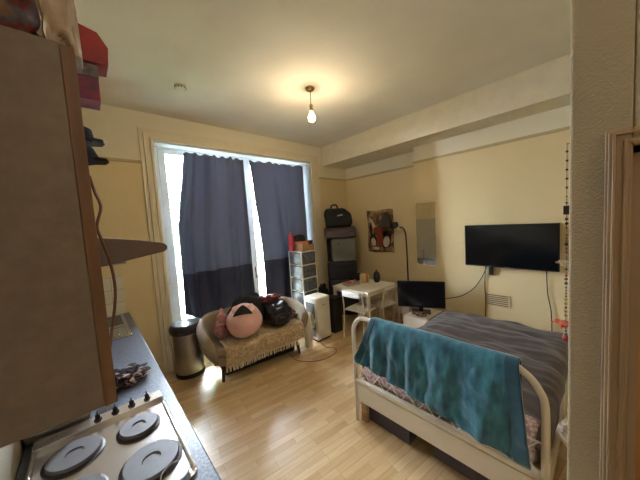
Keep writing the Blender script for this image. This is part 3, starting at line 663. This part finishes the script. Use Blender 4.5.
tag(obj('black_carton', (lambda b: (box(b, 2.745, 2.84, 3.34, 3.50, 1.477, 1.54), b)[1])(BM()), darkp_m, bevel=0.002), 'small black carton on the right end of the cardboard box', 'box')
b = BM(); lathe(b, [(0.10, 0), (0.10, 0.06), (0.075, 0.10), (0.0005, 0.118)], (2.70, 3.52, 1.532), 24); tag(obj('dark_hat', b, blackc_m), 'round black hat resting on the orange carton', 'hat')
b = BM(); prism(b, rrect(0.05, 0.13, 0.015, 3, 2.572, 3.585), 1.374, 1.66); t = tag(obj('red_pouch', b, red_m, bevel=0.012), 'upright red pouch at the left rear edge of the drawer tower top', 'pouch')
b = BM(); blob(b, (2.575, 3.585, 1.678), (0.028, 0.04, 0.022), 3, 0.2, 2, 1); obj('pouch_top', b, mat('grey_green', rgb(130, 134, 112), .7), t)

# ------------------------------------------------------------------ luggage in the corner
def case(name, label, z0, z1, w, dth, m, off=(0, 0), parts=True, tex=True, ribs=0, gp='suitcases stacked in the corner'):
    t = thing(name, label, 'suitcase', (3.64+off[0], 3.44+off[1], z0), math.radians(-45+5))
    h = z1-z0
    b = BM(); prism(b, rrect(w, h, 0.045, 5, 0, h/2), -dth/2, dth/2, Matrix.Rotation(PI/2, 4, 'X')); L('shell', b, m, t, bevel=0.018, seg=3)
    if ribs:
        b = BM()
        for k in range(ribs):
            z = h*(0.15+0.7*k/(ribs-1)); box(b, -w/2+0.04, w/2-0.04, -dth/2-0.008, -dth/2+0.004, z-0.008, z+0.008)
        L('ribs', b, m, t, bevel=0.004)
    return t, h
t, h = case('suitcase', 'navy ribbed suitcase at the bottom of the corner luggage stack', 0.0, 0.70, 0.56, 0.22, navy_m, ribs=6)
for sx in (-1, 1):
    for sy in (-1, 1):
        pass
t, h = case('suitcase', 'dark navy suitcase under the grey hard case in the stack', 0.702, 1.06, 0.56, 0.22, navy_m, ribs=3)
b = BM(); tube(b, [(-0.08, -0.105, h-0.05), (-0.07, -0.145, h-0.06), (0.07, -0.145, h-0.06), (0.08, -0.105, h-0.05)], 0.010); L('handle', b, black_m, t)
t, h = case('suitcase', 'smooth grey hard-shell case in the middle of the luggage stack', 1.062, 1.49, 0.46, 0.22, greycase_m, off=(0.03, -0.02))
b = BM(); lathe(b, [(0.014, 0), (0.012, 0.01), (0.0005, 0.012)], seg=16, m=Matrix.Translation((-0.09, -0.108, h-0.09)) @ Matrix.Rotation(PI/2, 4, 'X')); L('lock', b, black_m, t)
b = BM(); tube(b, [(-0.225, -0.05, 0.1), (-0.245, -0.05, 0.12), (-0.245, -0.05, 0.3), (-0.225, -0.05, 0.32)], 0.01); L('handle', b, black_m, t)
t, h = case('suitcase', 'black soft suitcase standing behind the grey hard case', 0.0, 1.50, 0.54, 0.10, blackc_m, off=(0.125, 0.135))
t = thing('folded_bag', 'taupe fabric case lying flat on top of the grey hard case', 'bag', (3.67, 3.48, 1.505), math.radians(-40))
b = BM(); prism(b, rrect(0.60, 0.36, 0.05, 4), 0.0, 0.215); L('bag_body', b, taupe_m, t, bevel=0.04, seg=3)
b = BM(); tube(b, [(-0.27, -0.183, 0.19), (0.0, -0.184, 0.06), (0.27, -0.183, 0.16)], 0.005); L('seam_piping', b, blackc_m, t)
t = thing('sports_bag', 'black holdall with small white mark and carry handle, topmost of the stack', 'bag', (3.60, 3.45, 1.722), math.radians(-40))
b = BM(); V = [(-0.24, 0.0), (0.24, 0.0), (0.27, 0.08), (0.25, 0.24), (0.12, 0.35), (-0.22, 0.36), (-0.26, 0.26), (-0.23, 0.08)]
prism(b, V, -0.14, 0.14, Matrix.Rotation(PI/2, 4, 'X')); L('bag_body', b, blackc_m, t, bevel=0.035, seg=3)
b = BM(); tube(b, [(-0.12, 0, 0.34), (-0.10, 0, 0.41), (-0.02, 0, 0.42), (0.02, 0, 0.34)], 0.017); L('handle', b, black_m, t)
b = BM(); prism(b, [(-0.02, 0.20), (0.09, 0.215), (0.085, 0.235), (0.03, 0.232), (-0.015, 0.222)], 0.141, 0.144, Matrix.Rotation(PI/2, 4, 'X')); L('white_mark', b, mat('pale_mark', rgb(176, 172, 170), .5), t)
# dark shape between tower and luggage
t = thing('black_bin_bag', 'shiny black bag slumped on the floor in the corner by the drawer tower', 'bag', (3.10, 3.50, 0))
b = BM(); blob(b, (3.13, 3.48, 0.27), (0.19, 0.17, 0.30), 5, 0.4, 1.8, 31)
for v in b.verts: v.co.z = max(v.co.z, 0.001)
obj('sack', b, blackc_m, t)
b = BM(); blob(b, (3.10, 3.45, 0.62), (0.07, 0.06, 0.09), 3, 0.5, 2.4, 8); obj('tied_neck', b, blackc_m, t)
# slim black bin next to the air conditioner
t = thing('black_bin', 'tall black plastic bin between the air conditioner and the table', 'bin', (2.94, 3.02, 0))
b = BM(); prism(b, rrect(0.20, 0.24, 0.03, 4, 2.955, 3.05), 0.0, 0.52); obj('bin_body', b, darkp_m, t, bevel=0.008)
b = BM(); prism(b, rrect(0.225, 0.265, 0.035, 4, 2.955, 3.05), 0.521, 0.575); obj('bin_lid', b, black_m, t, bevel=0.012)

# ------------------------------------------------------------------ table
TX0, TX1, TY0, TY1 = 3.035, 3.775, 2.36, 3.12
t = thing('dining_table', 'small square white table against the alcove wall', 'table', ((TX0+TX1)/2, (TY0+TY1)/2, 0))
b = BM(); box(b, TX0, TX1, TY0, TY1, 0.71, 0.735); obj('tabletop', b, whitew_m, t, bevel=0.004)
b = BM(); box(b, TX0+0.02, TX1-0.02, TY0+0.01, TY0+0.03, 0.66, 0.709); box(b, TX0+0.02, TX1-0.02, TY1-0.03, TY1-0.01, 0.66, 0.709); box(b, TX0+0.01, TX0+0.03, TY0+0.02, TY1-0.02, 0.66, 0.709); box(b, TX1-0.03, TX1-0.01, TY0+0.02, TY1-0.02, 0.66, 0.709)
obj('apron', b, white_m, t)
for x in (TX0+0.03, TX1-0.03):
    for y in (TY0+0.03, TY1-0.03):
        b = BM(); box(b, x-0.022, x+0.022, y-0.022, y+0.022, 0, 0.709); obj('leg', b, white_m, t, bevel=0.004)
# chairs (local: seat centre at origin, back at -x, facing +x)
def chair(label, loc, rz):
    c = thing('dining_chair', label, 'chair', loc, rz, 'white chairs pushed under the table')
    b = BM(); prism(b, rrect(0.38, 0.37, 0.05, 4, 0.0, 0), 0.435, 0.452); L('seat', b, whitep_m, c, bevel=0.006)
    b = BM(); r = 0.010
    tube(b, [(-0.23, -0.185, 0), (-0.19, -0.185, 0.43), (-0.215, -0.18, 0.70), (-0.225, -0.15, 0.755), (-0.23, 0, 0.77), (-0.225, 0.15, 0.755), (-0.215, 0.18, 0.70), (-0.19, 0.185, 0.43), (-0.23, 0.185, 0)], r)
    L('back_frame', b, white_m, c)
    for s in (-1, 1):
        b = BM(); tube(b, [(0.21, 0.19*s, 0), (0.17, 0.17*s, 0.43)], r, smooth=False); L('leg', b, white_m, c)
    b = BM(); tube(b, [(-0.19, -0.175, 0.428), (0.17, -0.17, 0.428), (0.17, 0.17, 0.428), (-0.19, 0.175, 0.428)], 0.008, smooth=False); L('seat_frame', b, white_m, c)
    b = BM()
    grid(b, lambda u, v: Vector((-0.222-0.012*math.cos((u-0.5)*PI)-0.01*v, -0.165+0.33*u, 0.665+0.085*v)), 10, 3); L('backrest', b, whitep_m, c, solid=0.008)
    return c
c1 = chair('white metal chair with its back to the air conditioner side of the table', (3.10, 2.575, 0), math.radians(4))
c2 = dup(c1, (3.50, 2.46, 0), math.radians(84), 'white metal chair pushed under the table on the bed side')
# things on the table
t = thing('clear_tray', 'clear plastic tray of red snacks on the table', 'tray', (3.27, 2.90, 0.737), math.radians(-15))
b = BM(); box(b, -0.13, 0.13, -0.09, 0.09, 0, 0.008)
for a in ((-0.13, -0.122, -0.09, 0.09), (0.122, 0.13, -0.09, 0.09), (-0.13, 0.13, -0.09, -0.082), (-0.13, 0.13, 0.082, 0.09)): box(b, *a, 0.008, 0.045)
L('tray_shell', b, mat('cloudy_plastic', rgb(176, 172, 166), 0.25), t, bevel=0.002)
b = BM(); rnd = random.Random(2)
for k in range(14): blob(b, (rnd.uniform(-0.08, 0.11), rnd.uniform(-0.06, 0.06), 0.03+rnd.uniform(0, 0.025)), (0.026, 0.022, 0.018), 2, 0.2, 2, k)
L('contents', b, mat('red_packets', rgb(190, 60, 44), 0.4, nscale=40, col2=rgb(206, 172, 150), lo=.42, hi=.5), t)
b = BM(); box(b, 3.42, 3.51, 2.76, 2.83, 0.736, 0.90); tag(obj('cream_carton', b, mat('cream_card', rgb(214, 184, 140), .6, nscale=20), bevel=0.004), 'upright cream carton on the table behind the snacks', 'carton')
b = BM(); lathe(b, [(0.022, 0), (0.022, 0.12), (0.012, 0.14), (0.012, 0.16), (0.0005, 0.162)], (3.545, 2.76, 0.736), 20); tag(obj('cream_bottle', b, mat('orange_plastic', rgb(200, 140, 90), .4)), 'small tan bottle right of the cream carton', 'bottle')
t = thing('oval_speaker', 'dark oval speaker standing at the right of the table', 'speaker', (3.65, 2.64, 0.736))
b = BM(); lathe(b, [(0.035, 0), (0.05, 0.02), (0.060, 0.09), (0.050, 0.155), (0.025, 0.19), (0.0005, 0.198)], (3.65, 2.64, 0.736), 28); obj('speaker_body', b, mat('dark_navy_gloss', rgb(24, 26, 38), .3), t)
b = BM(); tube(b, [(3.62, 2.64, 0.915), (3.65, 2.64, 0.955), (3.68, 2.64, 0.915)], 0.006); obj('carry_loop', b, black_m, t)
b = BM(); blob(b, (3.50, 2.99, 0.81), (0.11, 0.08, 0.075), 4, 0.5, 2.2, 44)
for v in b.verts: v.co.z = max(v.co.z, 0.737)
tag(obj('black_handbag', b, blackc_m), 'soft black bag slumped at the back of the table', 'bag')

# ------------------------------------------------------------------ picture, lamp, mirror, vent
t = thing('wall_poster', 'brown and red abstract fabric picture with pale ovals on the alcove wall', 'picture', (XA-0.01, 2.96, 1.60))
pm = mat('printed_fabric', rgb(176, 140, 96), 0.8, nscale=9, col2=rgb(84, 58, 40), lo=.40, hi=.60)
b = BM(); grid(b, lambda u, v: Vector((XA-0.012-0.004*math.sin(9*u+5*v), 2.655+0.60*u+0.01*math.sin(8*v), 1.17+0.83*v+0.01*math.sin(7*u))), 16, 20); obj('canvas', b, pm, t, solid=0.008)
def oval(name, y, z, ry, rz_, m, x=XA-0.022, tilt=0):
    b = BM(); P = [(ry*math.cos(a)*math.cos(tilt)-rz_*math.sin(a)*math.sin(tilt), ry*math.cos(a)*math.sin(tilt)+rz_*math.sin(a)*math.cos(tilt)) for a in [2*PI*k/24 for k in range(24)]]
    A = [b.verts.new((x, y+p, z+q)) for p, q in P]; B = [b.verts.new((x-0.002, y+p, z+q)) for p, q in P]; b.faces.new(A[::-1]); b.faces.new(B)
    for k in range(24): b.faces.new((A[k], A[(k+1) % 24], B[(k+1) % 24], B[k]))
    obj(name, b, m, t, smooth=False)
dk = mat('dark_print', rgb(40, 28, 26), .8); rd = mat('red_print', rgb(138, 54, 36), .8); wh = mat('pale_print', rgb(206, 194, 176), .8)
oval('dark_shape', 2.83, 1.42, 0.115, 0.17, dk, tilt=0.2); oval('pale_shape', 2.82, 1.38, 0.07, 0.11, wh, XA-0.0245, 0.25)
oval('dark_shape', 3.12, 1.40, 0.09, 0.13, dk, tilt=-0.2); oval('pale_shape', 3.12, 1.37, 0.055, 0.085, wh, XA-0.0245, -0.2)
oval('red_shape', 2.97, 1.45, 0.075, 0.19, rd, XA-0.023); oval('red_shape', 3.05, 1.62, 0.06, 0.05, rd, XA-0.023); oval('red_shape', 2.90, 1.63, 0.06, 0.05, rd, XA-0.023)
oval('pale_shape', 3.12, 1.72, 0.035, 0.15, wh, tilt=-0.5); oval('pale_shape', 2.83, 1.55, 0.05, 0.045, wh); oval('pale_shape', 3.06, 1.24, 0.07, 0.03, wh); oval('dark_shape', 3.17, 1.62, 0.03, 0.16, dk)
t = thing('floor_lamp', 'black curved floor lamp with dark crumpled shade in front of the picture', 'lamp', (3.98, 2.24, 0))
b = BM(); lathe(b, [(0.13, 0), (0.13, 0.015), (0.02, 0.03), (0.012, 0.03)], (3.98, 2.235, 0)); obj('base', b, black_m, t)
b = BM(); tube(b, [(3.98, 2.235, 0.02), (4.0, 2.245, 0.8), (4.03, 2.27, 1.45), (4.04, 2.30, 1.60), (4.05, 2.35, 1.655), (4.06, 2.42, 1.655)], 0.013); obj('pole', b, black_m, t)
b = BM(); box(b, 4.03, 4.07, 2.40, 2.44, 1.62, 1.665); obj('joint', b, whitep_m, t, bevel=0.005)
Mx = Matrix.Translation((4.05, 2.50, 1.70)) @ Matrix.Rotation(math.radians(-8), 4, 'X')
b = BM(); lathe(b, [(0.055, -0.06), (0.075, 0.0), (0.06, 0.05), (0.0005, 0.06)], m=Mx, seg=24); obj('lamp_neck', b, black_m, t)
b = BM(); lathe(b, [(0.035, 0.26), (0.05, 0.22), (0.17, 0.0), (0.165, -0.01), (0.045, 0.20), (0.0005, 0.24)], (4.09, 2.70, 1.68), 28, sx=0.85); obj('lamp_shade', b, mat('dark_brown_shade', rgb(44, 36, 34), .7), t)
b = BM()
t = thing('mirror_tiles', 'column of four square mirror tiles on the chimney breast', 'mirror', (XC, 1.915, 1.54))
for k in range(4):
    Mt = Matrix.Translation((XC-0.021, 1.915, 1.165+k*0.252)) @ Matrix.Rotation(math.radians(4.0), 4, 'Z') @ Matrix.Rotation(math.radians(3.2), 4, 'Y')
    b = BM(); box(b, -0.002, 0.002, -0.153, 0.153, -0.1245, 0.1245, Mt); obj('mirror_tile', b, mirror_m, t, smooth=False)
t = thing('air_vent', 'cream louvred air vent low on the chimney breast under the television', 'vent', (XC, 0.95, 0.63))
b = BM(); box(b, XC-0.008, XC-0.001, 0.822, 1.085, 0.555, 0.715); obj('backplate', b, ventd_m, t)
b = BM()
box(b, XC-0.016, XC-0.002, 0.815, 0.835, 0.55, 0.72); box(b, XC-0.016, XC-0.002, 1.072, 1.092, 0.55, 0.72)
for k in range(7): box(b, XC-0.016, XC-0.004, 0.83, 1.08, 0.55+k*0.0258, 0.565+k*0.0258)
obj('louvres', b, vent_m, t, bevel=0.002)

# ------------------------------------------------------------------ television
t = thing('wall_television', 'wide black flat television mounted on the chimney breast', 'television', (4.0, 0.83, 1.38))
b = BM(); box(b, 3.955, 3.99, 0.333, 1.322, 1.10, 1.665); obj('case', b, black_m, t, bevel=0.004)
b = BM(); box(b, 3.9525, 3.956, 0.343, 1.312, 1.118, 1.657); obj('screen', b, screen_m, t, smooth=False)
b = BM(); box(b, 3.99, XC-0.001, 0.6, 1.05, 1.2, 1.5); obj('wall_bracket', b, black_m, t)
b = BM(); box(b, 3.952, 3.955, 0.80, 0.86, 1.104, 1.111); obj('maker_mark', b, MATS['silver_mark'], t)
for nm, P, lab in (('cable', [(4.01, 1.08, 1.16), (4.01, 1.09, 1.0), (4.015, 1.10, 0.8), (4.01, 1.09, 0.6), (4.005, 1.10, 0.3), (4.0, 1.12, 0.04)], 'black cable dropping straight down beside the air vent'),
               ('cable', [(4.01, 1.05, 1.16), (4.0, 1.11, 0.98), (3.99, 1.22, 0.78), (3.97, 1.38, 0.64), (3.93, 1.56, 0.575), (3.86, 1.72, 0.55), (3.74, 1.80, 0.565)], 'black cable sagging from the television to the monitor'),
               ('cable', [(4.01, 0.455, 1.16), (4.01, 0.45, 1.0), (4.015, 0.44, 0.8), (4.01, 0.41, 0.6), (4.0, 0.40, 0.3), (4.0, 0.4, 0.04)], 'dark cable hanging below the right end of the television')):
    b = BM(); tube(b, P, 0.0055, seg=8); tag(obj(nm, b, cable_m), lab, 'cable')
b = BM(); box(b, 3.985, 4.015, 1.0, 1.04, 0.985, 1.10); tag(obj('black_adapter', b, black_m, bevel=0.006), 'small black adapter dangling under the television', 'adapter')

# ------------------------------------------------------------------ bedside drawers and monitor
t = thing('bedside_drawers', 'low white drawer unit beside the head of the bed', 'drawers', (3.55, 1.79, 0))
b = BM(); box(b, 3.315, 3.80, 1.63, 1.95, 0.02, 0.41); obj('body', b, whitew_m, t, bevel=0.003)
for k in range(2):
    b = BM(); box(b, 3.298, 3.314, 1.636, 1.944, 0.03+k*0.19, 0.212+k*0.19); d = obj('drawer', b, whitep_m, t, bevel=0.003)
    b = BM(); box(b, 3.290, 3.299, 1.70, 1.88, 0.190+k*0.19, 0.198+k*0.19); obj('handle', b, whitew_m, d)
b = BM(); box(b, 3.30, 3.82, 1.615, 1.63, 0.0, 0.405); obj('side_panel', b, whitew_m, t)
t = thing('shelf_unit', 'low white unit standing behind the bedside drawers below the monitor', 'cabinet', (3.75, 2.05, 0))
b = BM(); box(b, 3.50, 3.98, 1.965, 2.08, 0.0, 0.50); obj('body', b, whitew_m, t, bevel=0.004)
t = thing('computer_monitor', 'black computer monitor standing on the bedside drawers', 'monitor', (3.56, 1.80, 0.41), 0)
A_, B_ = Vector((3.40, 2.09, 0)), Vector((3.70, 1.508, 0)); c_ = (A_+B_)/2; ang = math.atan2(B_.y-A_.y, B_.x-A_.x); W2 = (B_-A_).length/2
Mm = Matrix.Translation(c_) @ Matrix.Rotation(ang, 4, 'Z')
b = BM(); box(b, -W2, W2, 0.0, 0.03, 0.487, 0.882, Mm); obj('case', b, black_m, t, bevel=0.004)
b = BM(); box(b, -W2+0.008, W2-0.008, -0.002, 0.002, 0.505, 0.874, Mm); obj('screen', b, screen_m, t, smooth=False)
b = BM(); box(b, -0.03, 0.03, 0.031, 0.055, 0.42, 0.65, Mm); box(b, -0.13, 0.13, -0.06, 0.12, 0.411, 0.425, Mm); obj('stand', b, black_m, t, bevel=0.004)
b = BM(); blob(b, (3.42, 1.76, 0.437), (0.06, 0.10, 0.024), 3, 0.4, 3, 3); tag(obj('dark_pouch', b, scarf_m), 'small dark crumpled pouch in front of the monitor stand', 'pouch')

# ------------------------------------------------------------------ bed
FX = 1.70; YR, YL = 0.195, 1.51
t = thing('bed_frame', 'white metal and wood double bed frame with rounded tubular footboard', 'bed', (2.66, 0.85, 0))
b = BM()
arch = [(FX, YL, 0.0), (FX, YL, 0.40), (FX, YL, 0.80), (FX, YL-0.015, 0.90), (FX, YL-0.07, 0.965), (FX, YL-0.16, 0.985), (FX, 0.85, 0.985), (FX, YR+0.20, 0.985), (FX, YR+0.09, 0.955), (FX, YR+0.025, 0.88), (FX, YR, 0.77), (FX, YR, 0.40), (FX, YR, 0.0)]
tube(b, arch, 0.019, seg=14); obj('footboard_tube', b, white_m, t)
b = BM(); box(b, FX-0.018, FX+0.022, YR+0.015, YL-0.015, 0.372, 0.405); obj('foot_rail', b, white_m, t, bevel=0.004)
b = BM(); box(b, FX-0.010, FX+0.012, YR+0.015, YL-0.015, 0.20, 0.358); obj('foot_panel', b, whitew_m, t, bevel=0.003)
b = BM()
ny = 9; step = (YL-YR-0.06)/ny
for k in range(ny):
    y = YR+0.03+k*step
    tube(b, [(FX, y, 0.40), (FX, y+step, 0.58)], 0.004, seg=6, smooth=False)
    tube(b, [(FX+0.006, y+step, 0.40), (FX+0.006, y, 0.58)], 0.004, seg=6, smooth=False)
tube(b, [(FX, YR, 0.585), (FX, YL, 0.585)], 0.006, seg=8, smooth=False)
obj('lattice', b, white_m, t)
for yy in (YL-0.06, YR+0.05):
    b = BM(); box(b, FX+0.015, FX+0.055, yy-0.03, yy+0.03, 0, 0.37); obj('leg', b, wood_m if yy > 1 else whitew_m, t, bevel=0.003)
    b = BM(); box(b, 3.66, 3.70, yy-0.03, yy+0.03, 0, 0.37); obj('leg', b, whitew_m, t, bevel=0.003)
for yy in (YL-0.02, YR+0.0):
    b = BM(); box(b, FX+0.02, 3.70, yy-0.012, yy+0.012, 0.24, 0.37); obj('side_rail', b, whitew_m, t, bevel=0.003)
b = BM()
for k in range(14): box(b, 1.80+k*0.138, 1.87+k*0.138, YR+0.012, YL-0.034, 0.33, 0.348)
obj('slats', b, wood_m, t)
b = BM(); prism(b, rrect(1.88, 1.24, 0.06, 4, 2.745, 0.855), 0.349, 0.46)
tag(obj('mattress', b, matt_m, bevel=0.02), 'pale mattress lying on the white bed frame', 'mattress')
# pink bedding bunched at the foot
def sheet(u, v):
    y = 0.25+1.23*u; n_ = noise.noise(Vector((y*7, v*3, 2)))
    s = v
    return Vector((1.735+0.23*s+0.012*n_, y, 0.415+0.12*math.sin(min(1, s*1.6)*PI/2)+0.018*n_))
b = BM(); grid(b, sheet, 70, 12); tag(obj('pink_bedsheet', b, pinkbed_m, solid=0.006), 'pale pink patterned sheet bunched at the foot of the bed behind the lattice', 'bedsheet')
# duvet
def duv(u, v):
    x = 1.80+1.88*u; s = -0.14+1.55*v        # s: distance across, hanging at both sides
    yl, yr = 1.515, 0.215
    if v < 0.09: k = 1-v/0.09; y = yr-0.012; z = 0.495-0.17*k
    elif v > 0.94: k = (v-0.94)/0.06; y = yl-0.0; z = 0.495-0.10*k
    else: y = yr+(yl-yr)*(v-0.09)/0.85; z = 0.51
    z0 = z
    nf = noise.noise(Vector((x*1.6, y*4.5, 3.3)))*0.018+noise.noise(Vector((x*4, y*9, 1.3)))*0.012
    ridge = 0.015*abs(math.sin(x*7-y*2.5+3.5*noise.noise(Vector((x*1.5, y*1.5, 5)))))+0.012*noise.noise(Vector((x*13, y*4, 7)))
    edge = 0.03*(1-min(1, min(y-yr+0.012, yl-y)/0.08)) if 0.09 <= v <= 0.94 else 0.03
    top = 0.04*math.sin(PI*min(1, max(0, (y-yr)/(yl-yr))))*0.4
    z += (nf+ridge+top-edge) if 0.09 <= v <= 0.94 else 0.3*nf-0.03
    z -= 0.02*u
    if u > 0.97: z -= (u-0.97)*2.0
    if u < 0.03: z -= (0.03-u)*3.0
    z = max(z, 0.467 if 0.09 <= v <= 0.94 else 0.3)
    return Vector((x, y+0.01*noise.noise(Vector((x*5, z0*5, 8))), z))
b = BM(); grid(b, duv, 110, 90); tag(obj('duvet', b, duvet_m, solid=0.010), 'creased charcoal duvet covering the bed', 'duvet')
# teal blanket over the footboard
tw = thing('teal_blanket', 'teal velvet blanket hung over the white footboard', 'blanket', (FX, 0.8, 0.99))
def towf(u, v):
    # u across (left->right), v from back hem over the rail to the front hem
    yl = 1.29; yr = 0.30
    fz = 0.64-0.17*u               # front hem height
    back = 0.36
    Lf = 1.005-fz
    tot = back+0.08+Lf; s = v*tot
    if s < back: x, z, q = FX+0.031+0.02*(1-s/back), 1.0-(back-s), 0
    elif s < back+0.08: a = (s-back)/0.08*PI; x, z, q = FX+0.031*math.cos(a), 1.0+0.022*math.sin(a), 0
    else: q = (s-back-0.08)/Lf; x, z = FX-0.034-0.035*q**0.5, 1.0-q*Lf
    y = yl+(yr-yl)*u + 0.14*q*(1-u)**2 - 0.055*q*u**2
    ph = y*31+2.0*math.sin(y*5+1)+1.2*noise.noise(Vector((y*3, z*2, 4)))
    amp = 0.011*min(1, q*2.5+0.0)
    x -= amp*(0.9+math.sin(ph))*1.3+0.020*q*noise.noise(Vector((y*8, z*7, 9)))+0.010*min(1, q*4)*noise.noise(Vector((y*22, z*14, 3)))+0.006*q*math.sin(ph*2.1+z*8)
    z += 0.008*noise.noise(Vector((y*6, s*2, 2)))*(1 if q > 0 else 0.4)
    return Vector((x, y, z))
b = BM(); grid(b, lambda u, v: towf(0.05+0.88*u, v), 150, 80); obj('blanket_cloth', b, teal_m, tw, solid=0.012)
b = BM(); grid(b, lambda u, v: towf(-0.0+0.05*u, v)+Vector((-0.004, 0, 0)), 8, 60); obj('side_hem', b, tealhem_m, tw, solid=0.016)
b = BM(); grid(b, lambda u, v: towf(0.93+0.07*u, v)+Vector((-0.004, 0, 0)), 8, 60); obj('side_hem', b, tealhem_m, tw, solid=0.016)
b = BM(); tube(b, [towf(k/30, 1.0) for k in range(31)], 0.009, seg=8, smooth=False); obj('bottom_hem', b, teal_m, tw)
# storage under the bed
for k, (y0, y1, lab) in enumerate(((1.03, 1.47, 'dark grey fabric storage box under the bed at the window end'), (0.32, 0.86, 'dark grey fabric storage box under the bed at the near end'))):
    t = thing('storage_box', lab, 'storage box', (1.99, (y0+y1)/2, 0), 0, 'storage boxes under the bed')
    b = BM(); box(b, 1.765+0.035*k, 2.25, y0, y1, 0.0, 0.17); obj('box_body', b, storage_m, t, bevel=0.006)
    b = BM(); box(b, 1.758+0.035*k, 2.258, y0-0.006, y1+0.006, 0.171, 0.19); obj('box_lid', b, storage_m, t, bevel=0.003)
# stool with plastic bag beside the bed
t = thing('round_stool', 'white round stool with splayed legs beside the near side of the bed', 'stool', (2.12, 0.0, 0))
sc = Vector((2.10, 0.02, 0))
b = BM(); lathe(b, [(0.15, 0), (0.165, 0.01), (0.165, 0.03), (0.155, 0.038), (0.0005, 0.042)], (sc.x, sc.y, 0.42), 36); obj('seat', b, whitew_m, t)
for k in range(4):
    a = PI/4+k*PI/2; b = BM(); tube(b, [(sc.x+0.10*math.cos(a), sc.y+0.10*math.sin(a), 0.42), (sc.x+0.17*math.cos(a), sc.y+0.17*math.sin(a), 0)], 0.014, smooth=False); obj('leg', b, wood_m, t)
b = BM(); blob(b, (2.02, 0.12, 0.515), (0.055, 0.05, 0.05), 4, 0.5, 2.4, 3)
tag(obj('plastic_bag', b, mat('white_film', rgb(222, 216, 206), .2, nscale=10), ), 'small crumpled white plastic bag on the round stool', 'bag')

# ------------------------------------------------------------------ beaded hanging by the wall end
t = thing('beaded_hanging', 'string of coloured beads and small cloth elephants hanging at the wall end', 'ornament', (1.215, 0.093, 2.05))
X, Y = 1.215, 0.0855
b = BM(); tube(b, [(X, YN, 2.055), (X, Y+0.002, 2.055)], 0.002, seg=6, smooth=False); obj('nail', b, brass_m, t)
b = BM(); tube(b, [(X, Y, 2.058), (X, Y, 1.38)], 0.0009, seg=6, smooth=False); obj('string', b, cable_m, t)
cols = [rgb(40, 26, 22), rgb(150, 30, 30), rgb(40, 90, 110), rgb(176, 140, 60), rgb(90, 40, 34), rgb(176, 60, 50), rgb(200, 176, 140)]
rnd = random.Random(12)
z = 2.03; k = 0
while z > 1.375:
    c = 0 if z > 1.88 else rnd.randrange(7)
    r = rnd.choice((0.0032, 0.0042, 0.0056))
    if z > 1.88: r = 0.0042; stepz = 0.030
    else: stepz = r*2+0.004
    if not any(abs(z-q) < 0.016 for q in (1.834, 1.652, 1.435)):
        b = BM(); blob(b, (X, Y, z), (r, r, r), 2); obj('bead', b, mat('bead_%d' % c, cols[c], .3), t)
    z -= stepz; k += 1
def elephant(z, m, s, nm):
    b = BM(); blob(b, (X+0, Y+0.004, z), (0.016*s*0.6, 0.016*s, 0.011*s), 3, power=0.9)
    blob(b, (X, Y+0.019*s, z+0.004*s), (0.007*s, 0.008*s, 0.008*s), 3); tube(b, [(X, Y+0.025*s, z+0.003*s), (X, Y+0.031*s, z-0.002*s), (X, Y+0.033*s, z+0.004*s)], 0.0022*s, seg=8)
    for a in (-1, 1): blob(b, (X+0.006*a*s, Y+0.015*s, z+0.004*s), (0.002*s, 0.006*s, 0.007*s), 2)
    for dy in (-0.008, 0.010):
        for dx in (-0.004, 0.004): tube(b, [(X+dx*s, Y+dy*s, z-0.006*s), (X+dx*s, Y+dy*s, z-0.016*s)], 0.0034*s, seg=8, smooth=False)
    return obj(nm, b, m, t)
elephant(1.652, mat('cream_felt', rgb(214, 200, 168), .9), 0.8, 'cream_elephant')
elephant(1.435, mat('red_felt', rgb(196, 40, 42), .9, nscale=60, col2=rgb(226, 150, 120)), 1.15, 'red_elephant')
b = BM(); box(b, X-0.008, X+0.008, Y-0.010, Y+0.008, 1.819, 1.849); obj('mirror_charm', b, mat('dark_glass_charm', rgb(60, 66, 70), .15, .6), t, bevel=0.001)
b = BM(); lathe(b, [(0.004, 0.014), (0.010, 0), (0.006, -0.01), (0.0005, -0.012)], (X, Y, 1.385), 14); obj('red_bell', b, red_m, t)
